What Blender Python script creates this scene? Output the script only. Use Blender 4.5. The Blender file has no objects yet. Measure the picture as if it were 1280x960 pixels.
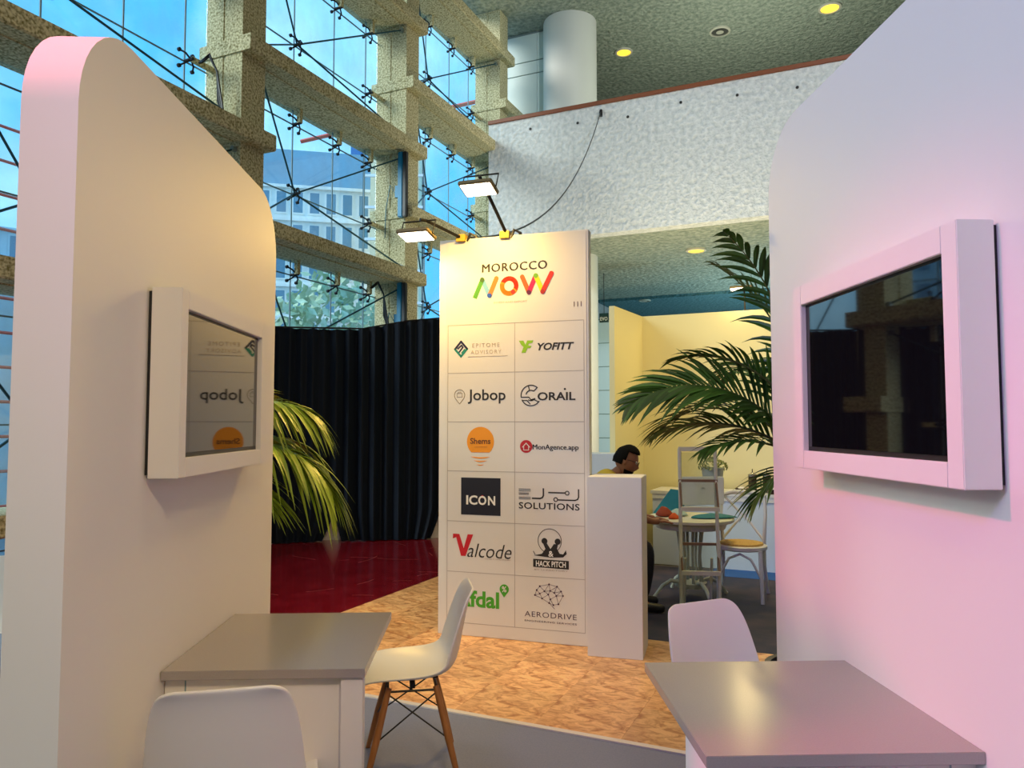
import bpy, bmesh, math, random
from mathutils import Vector, Matrix
R = math.radians
random.seed(7)
C = bpy.context.scene.collection
sc = bpy.context.scene

# ------------------------------------------------------------ camera, world, lights, exposure
cam = bpy.data.cameras.new('camera'); cam.lens = 36 * 930 / 1280; cam.sensor_width = 36
cam.clip_start = 0.05; cam.clip_end = 600
camo = bpy.data.objects.new('camera', cam); C.objects.link(camo)
camo.location = (0, 0, 1.5); camo.rotation_euler = (R(90) + math.atan(50 / 930), 0, 0)
sc.camera = camo
sc.view_settings.view_transform = 'Standard'; sc.view_settings.look = 'None'
sc.view_settings.gamma = 1; sc.view_settings.use_curve_mapping = False
sc.view_settings.exposure = 0.24
sc.cycles.caustics_reflective = False

w = bpy.data.worlds.new('sky'); sc.world = w; w.use_nodes = True
nt = w.node_tree; nt.nodes.clear()
wo = nt.nodes.new('ShaderNodeOutputWorld'); bg = nt.nodes.new('ShaderNodeBackground')
tc = nt.nodes.new('ShaderNodeTexCoord'); nz = nt.nodes.new('ShaderNodeTexNoise'); rp = nt.nodes.new('ShaderNodeValToRGB')
nz.inputs['Scale'].default_value = 3.0; nz.inputs['Detail'].default_value = 6
rp.color_ramp.elements[0].position = .42; rp.color_ramp.elements[0].color = (.075, .42, .85, 1)
rp.color_ramp.elements[1].position = .72; rp.color_ramp.elements[1].color = (.55, .85, 1, 1)
nt.links.new(tc.outputs['Generated'], nz.inputs['Vector']); nt.links.new(nz.outputs['Fac'], rp.inputs['Fac'])
nt.links.new(rp.outputs['Color'], bg.inputs['Color']); nt.links.new(bg.outputs[0], wo.inputs[0])
bg.inputs['Strength'].default_value = 1.5

A = R(24.3)                                  # the hall is turned 24.3 degrees against the booth
EX = Vector((math.cos(A), -math.sin(A), 0)); EY = Vector((math.sin(A), math.cos(A), 0))
def bw(u, v, z=0): return EX * u + EY * v + Vector((0, 0, z))

def lamp(name, kind, loc, target, energy, color, size=1.0, sy=None, spot=None, blend=.5):
    l = bpy.data.lights.new(name, kind); l.energy = energy; l.color = color
    if kind == 'AREA':
        l.size = size
        if sy: l.shape = 'RECTANGLE'; l.size_y = sy
    elif kind == 'SPOT': l.spot_size = R(spot); l.spot_blend = blend; l.shadow_soft_size = size
    else: l.shadow_soft_size = size
    o = bpy.data.objects.new(name, l); C.objects.link(o); o.location = loc
    o.rotation_euler = (Vector(target) - Vector(loc)).to_track_quat('-Z', 'Y').to_euler()
    return o
# unseen fill panels added under the ceiling, behind and above the camera
for (u, v) in ((-4, 2), (2, 3), (-3, -5), (4, -5), (8, 4)):
    p = bw(u, v, 10.3); lamp('hall_fill', 'AREA', p, p - Vector((0, 0, 1)), 65, (1, .84, .56), 2.2)
# hidden fills added to brighten the upper gallery, balcony front and soffits
lamp('gallery_fill', 'AREA', bw(-1.5, 15.6, 6.4), bw(-1.8, 16.2, 10.5), 120, (.95, 1, .8), 1.8)
lamp('balcony_fill', 'SPOT', bw(3.5, 4, 9.8), bw(-2.5, 13.7, 6.6), 1900, (.93, .97, 1), .5, spot=62, blend=.8)
lamp('rear_fill', 'AREA', bw(0, 19.5, 1.2), bw(-.5, 21, 5.2), 260, (.55, .9, 1), 2.0)
lamp('soffit_fill', 'AREA', bw(-2, 12.3, 1.2), bw(-2.6, 16, 5.2), 220, (1, .84, .50), 1.6)
so_ = lamp('sun', 'SUN', (-20, -8, 12), (0, 0, 0), 2.8, (1, .95, .84)); so_.data.angle = R(25)
so_.rotation_euler = Vector((.85, .38, -.42)).to_track_quat('-Z', 'Y').to_euler()
# pink light of the next booth, then unseen violet and warm fills added
lamp('pink_spot', 'SPOT', (-3.2, 1.6, 4.3), (1.1, 2.05, .45), 540, (1, .09, .26), .12, spot=35, blend=.8)
lamp('violet_fill', 'SPOT', (-2.5, -1.5, 4.5), (1.1, 2.0, 2.4), 270, (.24, .10, 1), .3, spot=60, blend=1)
lamp('booth_fill', 'AREA', (.2, -1.5, 4.5), (0, 3, .8), 30, (1, .80, .62), 1.6)
lamp('warm_fill', 'SPOT', (1.0, -.9, 3.7), (-.95, 2.7, 1.2), 190, (1, .72, .36), .25, spot=46, blend=.9)
# lamps over the neighbouring stand
lamp('stand_light', 'AREA', (2.2, 6.6, 3.5), (2.0, 8.0, 1.0), 27, (1, .76, .28), .5)

# ------------------------------------------------------------ materials
MT = {}
def mat(name, col, rough=.6, metal=0, spec=.5, noise=None, bump=None, emit=None, coat=0, hue=0):
    """noise=(scale, second colour, lo, hi[, stretch]) mottles the colour; bump=(scale, strength[, distance])"""
    if name in MT: return MT[name]
    m = bpy.data.materials.new(name); m.use_nodes = True; n = m.node_tree; b = n.nodes['Principled BSDF']
    b.inputs['Base Color'].default_value = (*col, 1); b.inputs['Roughness'].default_value = rough
    b.inputs['Metallic'].default_value = metal; b.inputs['Specular IOR Level'].default_value = spec
    b.inputs['Coat Weight'].default_value = coat
    t = n.nodes.new('ShaderNodeTexCoord')
    csrc = None
    if noise:
        x = n.nodes.new('ShaderNodeTexNoise'); x.inputs['Scale'].default_value = noise[0]; x.inputs['Detail'].default_value = 5
        r = n.nodes.new('ShaderNodeValToRGB')
        r.color_ramp.elements[0].position = noise[2]; r.color_ramp.elements[0].color = (*col, 1)
        r.color_ramp.elements[1].position = noise[3]; r.color_ramp.elements[1].color = (*noise[1], 1)
        if len(noise) > 5: x.inputs['Distortion'].default_value = noise[5]; x.inputs['Detail'].default_value = 9; x.inputs['Roughness'].default_value = .65
        if len(noise) > 4:
            mp = n.nodes.new('ShaderNodeMapping'); mp.inputs['Scale'].default_value = noise[4]
            n.links.new(t.outputs['Object'], mp.inputs[0]); n.links.new(mp.outputs[0], x.inputs['Vector'])
        else: n.links.new(t.outputs['Object'], x.inputs['Vector'])
        n.links.new(x.outputs['Fac'], r.inputs['Fac']); csrc = r.outputs['Color']
    if hue:
        oi = n.nodes.new('ShaderNodeObjectInfo'); mr = n.nodes.new('ShaderNodeMapRange')
        mr.inputs['To Min'].default_value = 1 - hue; mr.inputs['To Max'].default_value = 1 + hue
        n.links.new(oi.outputs['Random'], mr.inputs[0])
        hs = n.nodes.new('ShaderNodeHueSaturation'); n.links.new(mr.outputs[0], hs.inputs['Value'])
        if csrc: n.links.new(csrc, hs.inputs['Color'])
        else: hs.inputs['Color'].default_value = (*col, 1)
        csrc = hs.outputs['Color']
    if csrc: n.links.new(csrc, b.inputs['Base Color'])
    if bump:
        x = n.nodes.new('ShaderNodeTexNoise'); x.inputs['Scale'].default_value = bump[0]; x.inputs['Detail'].default_value = 3
        bp = n.nodes.new('ShaderNodeBump'); bp.inputs['Strength'].default_value = bump[1]
        bp.inputs['Distance'].default_value = bump[2] if len(bump) > 2 else .01
        n.links.new(t.outputs['Object'], x.inputs['Vector']); n.links.new(x.outputs['Fac'], bp.inputs['Height'])
        n.links.new(bp.outputs[0], b.inputs['Normal'])
    if emit:
        b.inputs['Emission Color'].default_value = (*emit[:3], 1); b.inputs['Emission Strength'].default_value = emit[3]
    MT[name] = m; return m
def glassmat(name, tint, gl=.08, dust=.04, dustcol=(.8, .9, 1)):
    m = bpy.data.materials.new(name); m.use_nodes = True; n = m.node_tree; n.nodes.clear()
    o = n.nodes.new('ShaderNodeOutputMaterial'); tr = n.nodes.new('ShaderNodeBsdfTransparent'); tr.inputs[0].default_value = (*tint, 1)
    g = n.nodes.new('ShaderNodeBsdfGlossy'); g.inputs['Roughness'].default_value = .02
    d = n.nodes.new('ShaderNodeBsdfDiffuse'); d.inputs[0].default_value = (*dustcol, 1)
    a = n.nodes.new('ShaderNodeMixShader'); a.inputs[0].default_value = gl; b = n.nodes.new('ShaderNodeMixShader')
    x = n.nodes.new('ShaderNodeTexNoise'); x.inputs['Scale'].default_value = 2.2; x.inputs['Detail'].default_value = 6
    mr = n.nodes.new('ShaderNodeMapRange'); mr.inputs['From Min'].default_value = .35; mr.inputs['From Max'].default_value = .75; mr.inputs['To Max'].default_value = dust
    t = n.nodes.new('ShaderNodeTexCoord'); n.links.new(t.outputs['Object'], x.inputs['Vector'])
    n.links.new(x.outputs['Fac'], mr.inputs[0]); n.links.new(mr.outputs[0], b.inputs[0])
    n.links.new(tr.outputs[0], a.inputs[1]); n.links.new(g.outputs[0], a.inputs[2])
    n.links.new(a.outputs[0], b.inputs[1]); n.links.new(d.outputs[0], b.inputs[2]); n.links.new(b.outputs[0], o.inputs[0])
    MT[name] = m; return m
PANEL = mat('white_panel', (.74, .72, .70), .55, bump=(3, .05))
CONC = mat('aggregate_concrete', (.22, .19, .07), .9, noise=(38, (.74, .69, .44), .33, .60), bump=(70, .6))
STUC = mat('stucco_ceiling', (.22, .27, .22), .95, noise=(11, (.42, .46, .38), .36, .64), bump=(10, 1, .10))
PLAS = mat('rough_white_plaster', (.54, .58, .60), .95, noise=(12, (.78, .80, .81), .34, .66), bump=(12, 1, .06))
STUC_DAY = mat('daylight_tinted_stucco', (.06, .16, .19), .95, noise=(18, (.12, .27, .30), .3, .7), bump=(10, 1, .08))  # same stucco with bluish daylight put into its colour
WALLP = mat('pale_wall_panel', (.62, .74, .72), .6)
COLW = mat('column_paint', (.72, .74, .70), .55)
GLASS = glassmat('facade_glass', (.92, .985, 1), .05, .13)
ACRYL = glassmat('clear_acrylic', (.93, .95, .9), .08, .12, (.85, .85, .8))
STEEL = mat('blue_grey_steel', (.035, .10, .13), .4, .6)
DARK = mat('black_metal', (.012, .012, .014), .45, .3)
BLACK = mat('black_plastic', (.01, .01, .012), .4)
SCREEN = mat('screen_glass', (.004, .005, .006), .03, 0, 1.0)
SEAL = mat('grey_seal', (.2, .32, .38), .7)
SHELL = mat('white_plastic_shell', (.80, .79, .76), .32)
WOOD = mat('beech_leg', (.34, .13, .035), .5, noise=(9, (.46, .20, .06), .3, .7, (6, 6, .6)))
TABLET = mat('grey_laminate', (.31, .28, .275), .22, spec=.8, noise=(260, (.325, .295, .29), .4, .6))
RAILW = mat('brown_rail', (.22, .06, .02), .5)
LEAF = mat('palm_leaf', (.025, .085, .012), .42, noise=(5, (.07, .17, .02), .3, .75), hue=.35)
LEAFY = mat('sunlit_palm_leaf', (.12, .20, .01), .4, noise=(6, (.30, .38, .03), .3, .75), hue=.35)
STEM = mat('palm_stem', (.10, .11, .03), .6)
TRUNK = mat('palm_trunk', (.09, .05, .025), .9, bump=(30, .8))
POT = mat('dark_pot', (.05, .05, .055), .5)
SOIL = mat('soil', (.03, .02, .012), .95, bump=(40, 1))
TILE = mat('marbled_tile', (.50, .19, .06), .36, noise=(10, (.98, .58, .27), .36, .58, (1, 1.7, 1), 1.2), hue=.2)
TRIMW = mat('white_trim', (.75, .68, .66), .5)
CARPG = mat('grey_carpet', (.19, .215, .34), .8, noise=(120, (.23, .25, .38), .3, .7))
CARPN = mat('navy_carpet', (.018, .022, .06), .7, noise=(3, (.10, .065, .095), .45, .8))
CARPB = mat('blue_carpet', (.02, .11, .40), .8)
REDF = mat('glossy_red_floor', (.20, .004, .012), .16, noise=(5, (.30, .012, .025), .4, .8), coat=.3)
SCRATCH = mat('scratch', (.42, .12, .12), .5)
FLOORC = mat('dark_hall_floor', (.12, .10, .09), .5)
CURT = mat('navy_velvet', (.0015, .007, .02), .7, spec=.3)
BRIGHT = mat('hem_gap_daylight', (.88, .90, .94), .5)  # white standing for the daylight behind the curtain
PRINT = mat('printed_panel', (.72, .69, .66), .5)
GRID = mat('printed_grid_line', (.42, .38, .36), .6)
INK = mat('ink_black', (.015, .012, .012), .6)
CREAM = mat('cream_metal', (.70, .70, .56), .45)
WHITEL = mat('white_lacquer', (.74, .75, .76), .4)
CWALL = mat('stand_wall', (.82, .75, .44), .6)
COUNTER = mat('counter_front', (.62, .70, .84), .45)
RATTAN = mat('rattan_seat', (.62, .36, .07), .6, noise=(90, (.75, .50, .15), .3, .7))
LED = mat('led_panel', (1, 1, 1), .4, emit=(1, .86, .62, 12))
LAMPY = mat('downlight_glow', (1, .8, .2), .4, emit=(1, .62, .02, 1.35))
BLUEM = mat('blue_metal', (.0, .17, .33), .4, .1)
def ink(name, c): return mat('ink_' + name, c, .6)

# ------------------------------------------------------------ geometry helpers
class MB:
    def __init__(s): s.b = bmesh.new()
    def box(s, x0, x1, y0, y1, z0, z1, M=None, bev=0):
        r = bmesh.ops.create_cube(s.b, size=1)['verts']
        for v in r: v.co = Vector(((x0 + x1) / 2 + v.co.x * (x1 - x0), (y0 + y1) / 2 + v.co.y * (y1 - y0), (z0 + z1) / 2 + v.co.z * (z1 - z0)))
        if bev:
            es = list({e for v in r for e in v.link_edges})
            o = bmesh.ops.bevel(s.b, geom=es, offset=bev, segments=2, affect='EDGES'); r = list({v for f in o['faces'] for v in f.verts} | {v for v in r if v.is_valid})
        if M:
            for v in r: v.co = M @ v.co
        return s
    def prism(s, pts, axis, a, b, M=None):
        """pts: outline in the two other axes; axis 0/1/2 extruded a..b"""
        def P(p, k):
            q = [p[0], p[1]]; q.insert(axis, k); q = Vector(q); return M @ q if M else q
        va = [s.b.verts.new(P(p, a)) for p in pts]; vb = [s.b.verts.new(P(p, b)) for p in pts]
        s.b.faces.new(va); s.b.faces.new(vb[::-1]); n = len(pts)
        for i in range(n): s.b.faces.new((va[i], vb[i], vb[(i + 1) % n], va[(i + 1) % n]))
        return s
    def tube(s, pts, r, n=8, closed=False, cap=True):
        pts = [Vector(p) for p in pts]; rs = r if isinstance(r, (list, tuple)) else [r] * len(pts)
        rings = []; up = None; N = len(pts)
        for i, p in enumerate(pts):
            if closed: d = pts[(i + 1) % N] - pts[i - 1]
            else: d = pts[min(i + 1, N - 1)] - pts[max(i - 1, 0)]
            d.normalize()
            if up is None: up = Vector((0, 0, 1)) if abs(d.z) < .9 else Vector((0, 1, 0))
            x = d.cross(up)
            if x.length < 1e-5: x = d.orthogonal()
            x.normalize(); y = x.cross(d).normalized(); up = y
            rings.append([s.b.verts.new(p + (x * math.cos(2 * math.pi * k / n) + y * math.sin(2 * math.pi * k / n)) * rs[i]) for k in range(n)])
        L = N if closed else N - 1
        for i in range(L):
            a, b = rings[i], rings[(i + 1) % N]
            for k in range(n): s.b.faces.new((a[k], a[(k + 1) % n], b[(k + 1) % n], b[k]))
        if cap and not closed: s.b.faces.new(rings[0][::-1]); s.b.faces.new(rings[-1])
        return s
    def lathe(s, prof, n=24, o=(0, 0, 0), capb=True, capt=True, sx=1, sy=1):
        rings = [[s.b.verts.new((o[0] + r * sx * math.cos(2 * math.pi * k / n), o[1] + r * sy * math.sin(2 * math.pi * k / n), o[2] + z)) for k in range(n)] for r, z in prof]
        for a, b in zip(rings, rings[1:]):
            for k in range(n): s.b.faces.new((a[k], a[(k + 1) % n], b[(k + 1) % n], b[k]))
        if capb: s.b.faces.new(rings[0][::-1])
        if capt: s.b.faces.new(rings[-1])
        return s
    def face(s, pts): s.b.faces.new([s.b.verts.new(p) for p in pts]); return s
    def build(s, name, m, parent=None, loc=(0, 0, 0), rz=0, smooth=False, **kw):
        bmesh.ops.recalc_face_normals(s.b, faces=s.b.faces)
        me = bpy.data.meshes.new(name); s.b.to_mesh(me); s.b.free(); me.materials.append(m)
        if smooth:
            for p in me.polygons: p.use_smooth = True
            me.set_sharp_from_angle(angle=R(35))
        o = bpy.data.objects.new(name, me); C.objects.link(o); o.location = loc; o.rotation_euler = (0, 0, rz)
        if parent: o.parent = parent
        for k, v in kw.items(): o[k] = v
        return o
def thing(name, label, cat, loc=(0, 0, 0), rz=0, group=None):
    o = bpy.data.objects.new(name, None); C.objects.link(o); o.location = loc; o.rotation_euler = (0, 0, rz)
    o.empty_display_size = .1; o['label'] = label; o['category'] = cat
    if group: o['group'] = group
    return o
def tag(o, label, cat, group=None):
    o['label'] = label; o['category'] = cat
    if group: o['group'] = group
    return o
def sroot(name, loc, rz=0):
    o = bpy.data.objects.new(name, None); C.objects.link(o); o.location = loc; o.rotation_euler = (0, 0, rz); o['kind'] = 'structure'; return o
def inst(o, parent, loc, rz=0, scale=None, name=None):
    c = o.copy(); C.objects.link(c); c.parent = parent; c.location = loc; c.rotation_euler = (0, 0, rz)
    if scale: c.scale = scale
    return c
def dup(root, loc, rz, label=None, group=None):
    r = root.copy(); C.objects.link(r); r.location = loc; r.rotation_euler = (0, 0, rz)
    if label: r['label'] = label
    if group: r['group'] = group
    for ch in list(root.children):
        c = ch.copy(); C.objects.link(c); c.parent = r
        for g in list(ch.children):
            d = g.copy(); C.objects.link(d); d.parent = c
    return r
def subsurf(o, lv=2, solid=0):
    if solid:
        m = o.modifiers.new('s', 'SOLIDIFY'); m.thickness = solid; m.offset = 0
    m = o.modifiers.new('u', 'SUBSURF'); m.levels = lv; m.render_levels = lv
    for p in o.data.polygons: p.use_smooth = True
    return o
RB = -A  # rotation of hall-aligned objects

# ------------------------------------------------------------ floors
def bslab(name, u0, u1, v0, v1, z0, z1, m, **kw):
    o = MB().box(0, u1 - u0, 0, v1 - v0, z0, z1).build(name, m, None, bw(u0, v0), RB, **kw); return o
bslab('floor', -7.4, 16, -12, 32, -.2, -.006, FLOORC, kind='structure')
bslab('floor_red', -7.3, -3.72, 3.5, 14, -.006, .0005, REDF, kind='structure')
bslab('floor_grey_carpet', -7.0, 8, -10, 3.47, -.006, .001, CARPG, kind='structure')
bslab('trim_1', -3.72, 6, 3.47, 3.505, -.006, .008, TRIMW, kind='structure')
bslab('floor_navy_carpet', -2.6, 6, 5.2, 7.9, -.006, .001, CARPN, kind='structure')
bslab('floor_blue_carpet', -1.3, 6, 7.62, 11, .0015, .003, CARPB, kind='structure')
wf = sroot('floor_tiles', bw(-3.72, 3.505), RB)
ts = .45; k = 0; base_tile = None
for j in range(9):
    for i in range(17):
        u, v = i * ts, j * ts
        if v + 3.505 > 5.2 and u - 3.72 > -2.6: continue
        if v + 3.505 > 6.9 : continue
        if i > 12: continue
        if base_tile is None:
            base_tile = MB().box(.0006, ts - .0006, .0006, ts - .0006, -.006, .0).build('floor_tile', TILE, wf); base_tile.location = (u, v, 0)
        else: inst(base_tile, wf, (u, v, random.uniform(0, .0008)))
sb = MB()
for _ in range(26):
    u = random.uniform(-6.3, -3.9); v = random.uniform(5, 8); a = random.uniform(0, 3.1); l = random.uniform(.1, .5)
    c = random.uniform(-.3, .3); pts = [(u + 7.3 + math.cos(a + c * t) * l * t, v - 3.5 + math.sin(a + c * t) * l * t) for t in (0, .33, .66, 1)]
    for p, q in zip(pts, pts[1:]):
        n = Vector((q[1] - p[1], p[0] - q[0])).normalized() * .0025
        sb.face([(p[0] - n.x, p[1] - n.y, 0), (q[0] - n.x, q[1] - n.y, 0), (q[0] + n.x, q[1] + n.y, 0), (p[0] + n.x, p[1] + n.y, 0)])
sb.build('floor_scratches', SCRATCH, None, bw(-7.3, 3.5, .0012), RB, kind='structure')

# ------------------------------------------------------------ hall shell
UF, UG = -6.74, -7.34           # inner column plane, glass plane
CEIL = 10.55
bslab('ceiling', -7.4, 16, -12, 32, CEIL, CEIL + .3, STUC, kind='structure')
bslab('wall_right', 16, 16.3, -12, 32, -.2, CEIL + .3, PLAS, kind='structure')
bslab('wall_rear', -7.6, 16.3, -12.3, -12, -.2, CEIL + .3, PLAS, kind='structure')
bslab('wall_back', -7.6, 16.3, 25.2, 25.5, -.2, CEIL + .3, PLAS, kind='structure')
# balcony
b = sroot('balcony', bw(UF, 13.74), RB)
MB().box(0, 22.6, 0, .3, 5.2, 7.76).build('balcony_front', PLAS, b)
MB().box(0, 22.6, -.04, .34, 7.76, 7.83).build('balcony_rail', RAILW, b)
MB().box(0, 22.6, .3, 7.4, 5.2, 5.5).build('balcony_soffit', STUC, b)
MB().box(0, 22.6, 7.4, 11.4, 5.12, 5.5).build('rear_soffit', STUC_DAY, b)
for i in range(14):
    MB().tube([(.95 + 1.02 * i, -.012, 7.52 - (i % 3) * .05), (.95 + 1.02 * i, .01, 7.52 - (i % 3) * .05)], .028, 8).build('bolt', BLACK, b)
# panelled wall beside the upper column
wl = sroot('wall_panelled', bw(UG, 15.45), RB)
MB().box(0, 1.9, 0, .2, -.0, CEIL).build('wall_core', mat('joint_dark', (.2, .27, .27), .8), wl)
zz = [5.6, 6.0, 7.05, 7.42, 8.3, 8.62, 9.55, 9.85, 10.5]
for a_, c_ in zip(zz, zz[1:]):
    MB().box(0, 1.0, -.03, 0, a_ + .012, c_ - .012).build('wall_panel', WALLP, wl)
    MB().box(1.01, 1.9, -.03, 0, a_ + .012, c_ - .012).build('wall_panel', WALLP, wl)
# lower block wall seen between column and stand
bslab('wall_left', -7.5, -7.3, 15.45, 25.3, -.2, CEIL, PLAS, kind='structure')
wl2 = sroot('wall_blocks', bw(-7.3, 17.5), RB)
MB().box(0, 4.2, 0, .2, 0, 4.08).build('wall_core', mat('block_joint', (.12, .25, .28), .8), wl2)
for kz in range(7):
    for ki in range(4):
        MB().box(ki * 1.05, 1.045 + ki * 1.05, -.03, 0, kz * .58 + .01, kz * .58 + .572).build('wall_block', mat('blue_block', (.52, .78, 1), .6), wl2)
# round column
MB().lathe([(.6, 0), (.6, 7.0), (.6, CEIL)], 48).build('round_column', COLW, None, bw(-5.56, 15.5), RB, True, kind='structure')
bx = thing('wall_box', 'blue box with a red edge mounted on the round column', 'box', bw(-5.22, 14.92, 4.15), RB)
MB().box(-.16, .1, -.12, .0, 0, .62, bev=.01).build('case', BLUEM, bx)
MB().box(-.27, -.165, -.13, .02, 0, .64, bev=.01).build('red_side', mat('red_board', (.30, .02, .01), .5), bx)
# downlights
def downlight(u, v, z, r, label, lit=True):
    t = thing('ceiling_downlight', label, 'ceiling light', bw(u, v, z), RB)
    MB().lathe([(r * 1.25, -.0), (r * 1.25, -.03), (r, -.04), (r, -.005)], 24, capb=False, capt=False).build('trim_ring', mat('ring_white', (.6, .58, .48), .5), t, smooth=True)
    MB().lathe([(r * .98, -.006), (r * .98, -.02)], 24).build('lens', LAMPY if lit else mat('unlit_lens', (.08, .08, .07), .3), t)
    MB().lathe([(r * .45, -.04), (r * .4, -.02)], 16).build('baffle', mat('ring_white', (0, 0, 0)), t) if not lit else None
    return t
downlight(-.17, 17.17, CEIL, .19, 'lit yellow downlight in the upper ceiling, nearest the right partition')
downlight(-2.5, 17.18, CEIL, .19, 'unlit round downlight in the upper ceiling, middle of the row', False)
downlight(-4.78, 17.2, CEIL, .17, 'lit yellow downlight in the upper ceiling beside the round column')
downlight(-2.87, 15.86, 5.2, .17, 'lit yellow downlight under the white balcony')
downlight(-5.35, 21.3, 5.12, .14, 'small unlit downlight in the daylight-tinted ceiling above the stand wall', False)

# facade: columns, beams, windows
V0, SP, CW = 3.07, 3.74, .4
def col_v(i): return V0 + SP * i
for i in range(-4, 5):
    c = MB(); v = col_v(i)
    c.box(UG - UF, -.32, 0, CW, -.2, CEIL); c.box(-.28, 0, 0, CW, -.2, CEIL); c.box(-.33, -.27, .012, CW - .012, -.2, CEIL)
    c.build('concrete_column', CONC, None, bw(UF, v), RB, kind='structure')
def levels(i): return [1.85 + 2.23 * k for k in range(5)] if i % 2 else [.72 + 2.23 * k for k in range(5)]
TH = .2
for i in range(-4, 4):
    v = col_v(i)
    for z in levels(i):
        if z > CEIL + .3: continue
        end = SP + CW + .06 if i < 3 else 1.0
        m = MB(); prof = [(UG - UF - .1, z - TH), (UG - UF - .1, z - .02), (.15, z), (.15, z - TH + .02), (.13, z - TH), ]
        m.prism(prof, 1, -.02, end)
        m.box(-.45, -.08, CW + .05, SP - .05, z - TH - .015, z - TH) if i < 3 else None
        m.build('concrete_beam', CONC, None, bw(UF, v), RB, kind='structure')
# spider fitting prototype geometry
def spider_mb():
    m = MB(); m.tube([(0, 0, 0), (.14, 0, 0)], .022, 8)
    for sy in (-1, 1):
        for sz in (-1, 1):
            m.tube([(.1, 0, 0), (.08, sy * .06, sz * .06), (.02, sy * .1, sz * .1), (.0, sy * .1, sz * .1)], .012, 6)
            m.tube([(.0, sy * .1, sz * .1), (.03, sy * .1, sz * .1)], .025, 8)
    return m
SPM = None; wn = 0
pane_cache = {}
for i in range(-4, 3):
    lv = levels(i); v = col_v(i)
    zs = [(-.2, lv[0] - TH)] + [(a, b_ - TH) for a, b_ in zip(lv, lv[1:])]
    for (z0, z1) in zs:
        if z0 > CEIL: continue
        z1 = min(z1, CEIL); wn += 1; h = z1 - z0; W = SP - CW
        wr = sroot('window_%d' % wn, bw(UG, v + CW, z0), RB)
        det = (i >= 0)
        ys = [0, .35, 1.22, 2.15, 3.0, W] if det else [0, W]
        hs = [0, h * .38, h - .22, h] if det else [0, h]
        sl = MB()
        for a, b_ in zip(ys, ys[1:]):
            for c_, d_ in zip(hs, hs[1:]):
                key = (round(b_ - a, 3), round(d_ - c_, 3))
                if key not in pane_cache:
                    pane_cache[key] = MB().box(-.006, .006, .006, key[0] - .006, .006, key[1] - .006).build('glass_pane', GLASS, wr, (0, a, c_))
                else: inst(pane_cache[key], wr, (0, a, c_))
        for a in ys[1:-1]: sl.box(-.008, .008, a - .008, a + .008, 0, h)
        for a in hs[1:-1]: sl.box(-.0085, .0085, 0, W, a - .008, a + .008)
        if det:
            sl.build('seal', SEAL, wr)
            nd = Vector((.06, 1.22, h * .38)); t = MB()
            q = [(.52, .02, h - .12), (.52, .02, .1), (.52, W - .02, h - .1), (.55, W - .02, .06)]
            for e_ in q:
                MB().tube([nd, e_], .014, 6).build('tension_rod', STEEL, wr)
                MB().tube([Vector(e_) + Vector((0, -.04, 0)), Vector(e_) + Vector((0, .04, 0))], .035, 8).build('rod_anchor', mat('bright_steel', (.35, .42, .42), .35, .8), wr)
            pts = [(1.22, h * .38), (.35, h - .22), (1.22, h - .22), (2.15, h - .22), (3.0, h - .22), (3.0, h * .38), (3.0, .12)]
            for (yy, zz_) in pts:
                if SPM is None: SPM = spider_mb().build('spider_fitting', DARK, wr, (.01, yy, zz_))
                else: inst(SPM, wr, (.01, yy, zz_))
            br = MB()
            for yy in (.35, 1.22, 2.15, 3.0): br.box(.1, .16, yy - .03, yy + .03, h - .22, h)
            for zz_ in (h * .38, .12): br.box(.1, .15, 3.0, W, zz_ - .03, zz_ + .03)
            br.build('fitting_bracket', CONC, wr)
# blue tubes and cable loops on the column behind the curtain
for n_, (z0, z1, lb) in enumerate(((4.96, 6.08, 'blue vertical tube lamp on the middle concrete column, upper one'), (2.78, 3.86, 'blue vertical tube lamp on the middle concrete column, lower one'))):
    t = thing('tube_lamp', lb, 'lamp', bw(UF + .02, col_v(2) - .03, z0), RB)
    MB().box(-.10, 0.0, -.1, -.02, 0, z1 - z0, bev=.015).build('blue_case', BLUEM, t)
    MB().box(0.0, .07, -.1, -.02, .0, z1 - z0 - .01, bev=.01).build('black_back', BLACK, t)
    MB().box(-.16, -.10, -.08, -.03, .35, .55).build('clamp', BLUEM, t)
    MB().tube([(-.05, -.04, .5), (-.2, -.02, .45), (-.3, -.01, .6), (-.38, -.01, .2), (-.4, -.01, -.3)], .008, 5).build('cable', STEEL, t, smooth=True)
def loop_cable(u, v, z, label, s=1.0):
    m = MB()
    for r_ in range(3):
        m.tube([(r_ * .02, .0, 0), (.12 * s, .05, .12 * s - r_ * .02), (.2 * s, .1, -.1), (.18 * s + r_ * .03, .14, -.45 * s), (.3 * s, .16, -.8 * s)], .014, 6)
    tag(m.build('cable_bundle', BLACK, None, bw(u, v, z), RB, True), label, 'cable')
loop_cable(UG + .15, col_v(2) - .35, 3.75, 'black cable bundle looping down beside the lower blue tube lamp')
loop_cable(UG + .2, col_v(1) - .3, 5.9, 'black cable bundle on the glass above the left partition')

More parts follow.
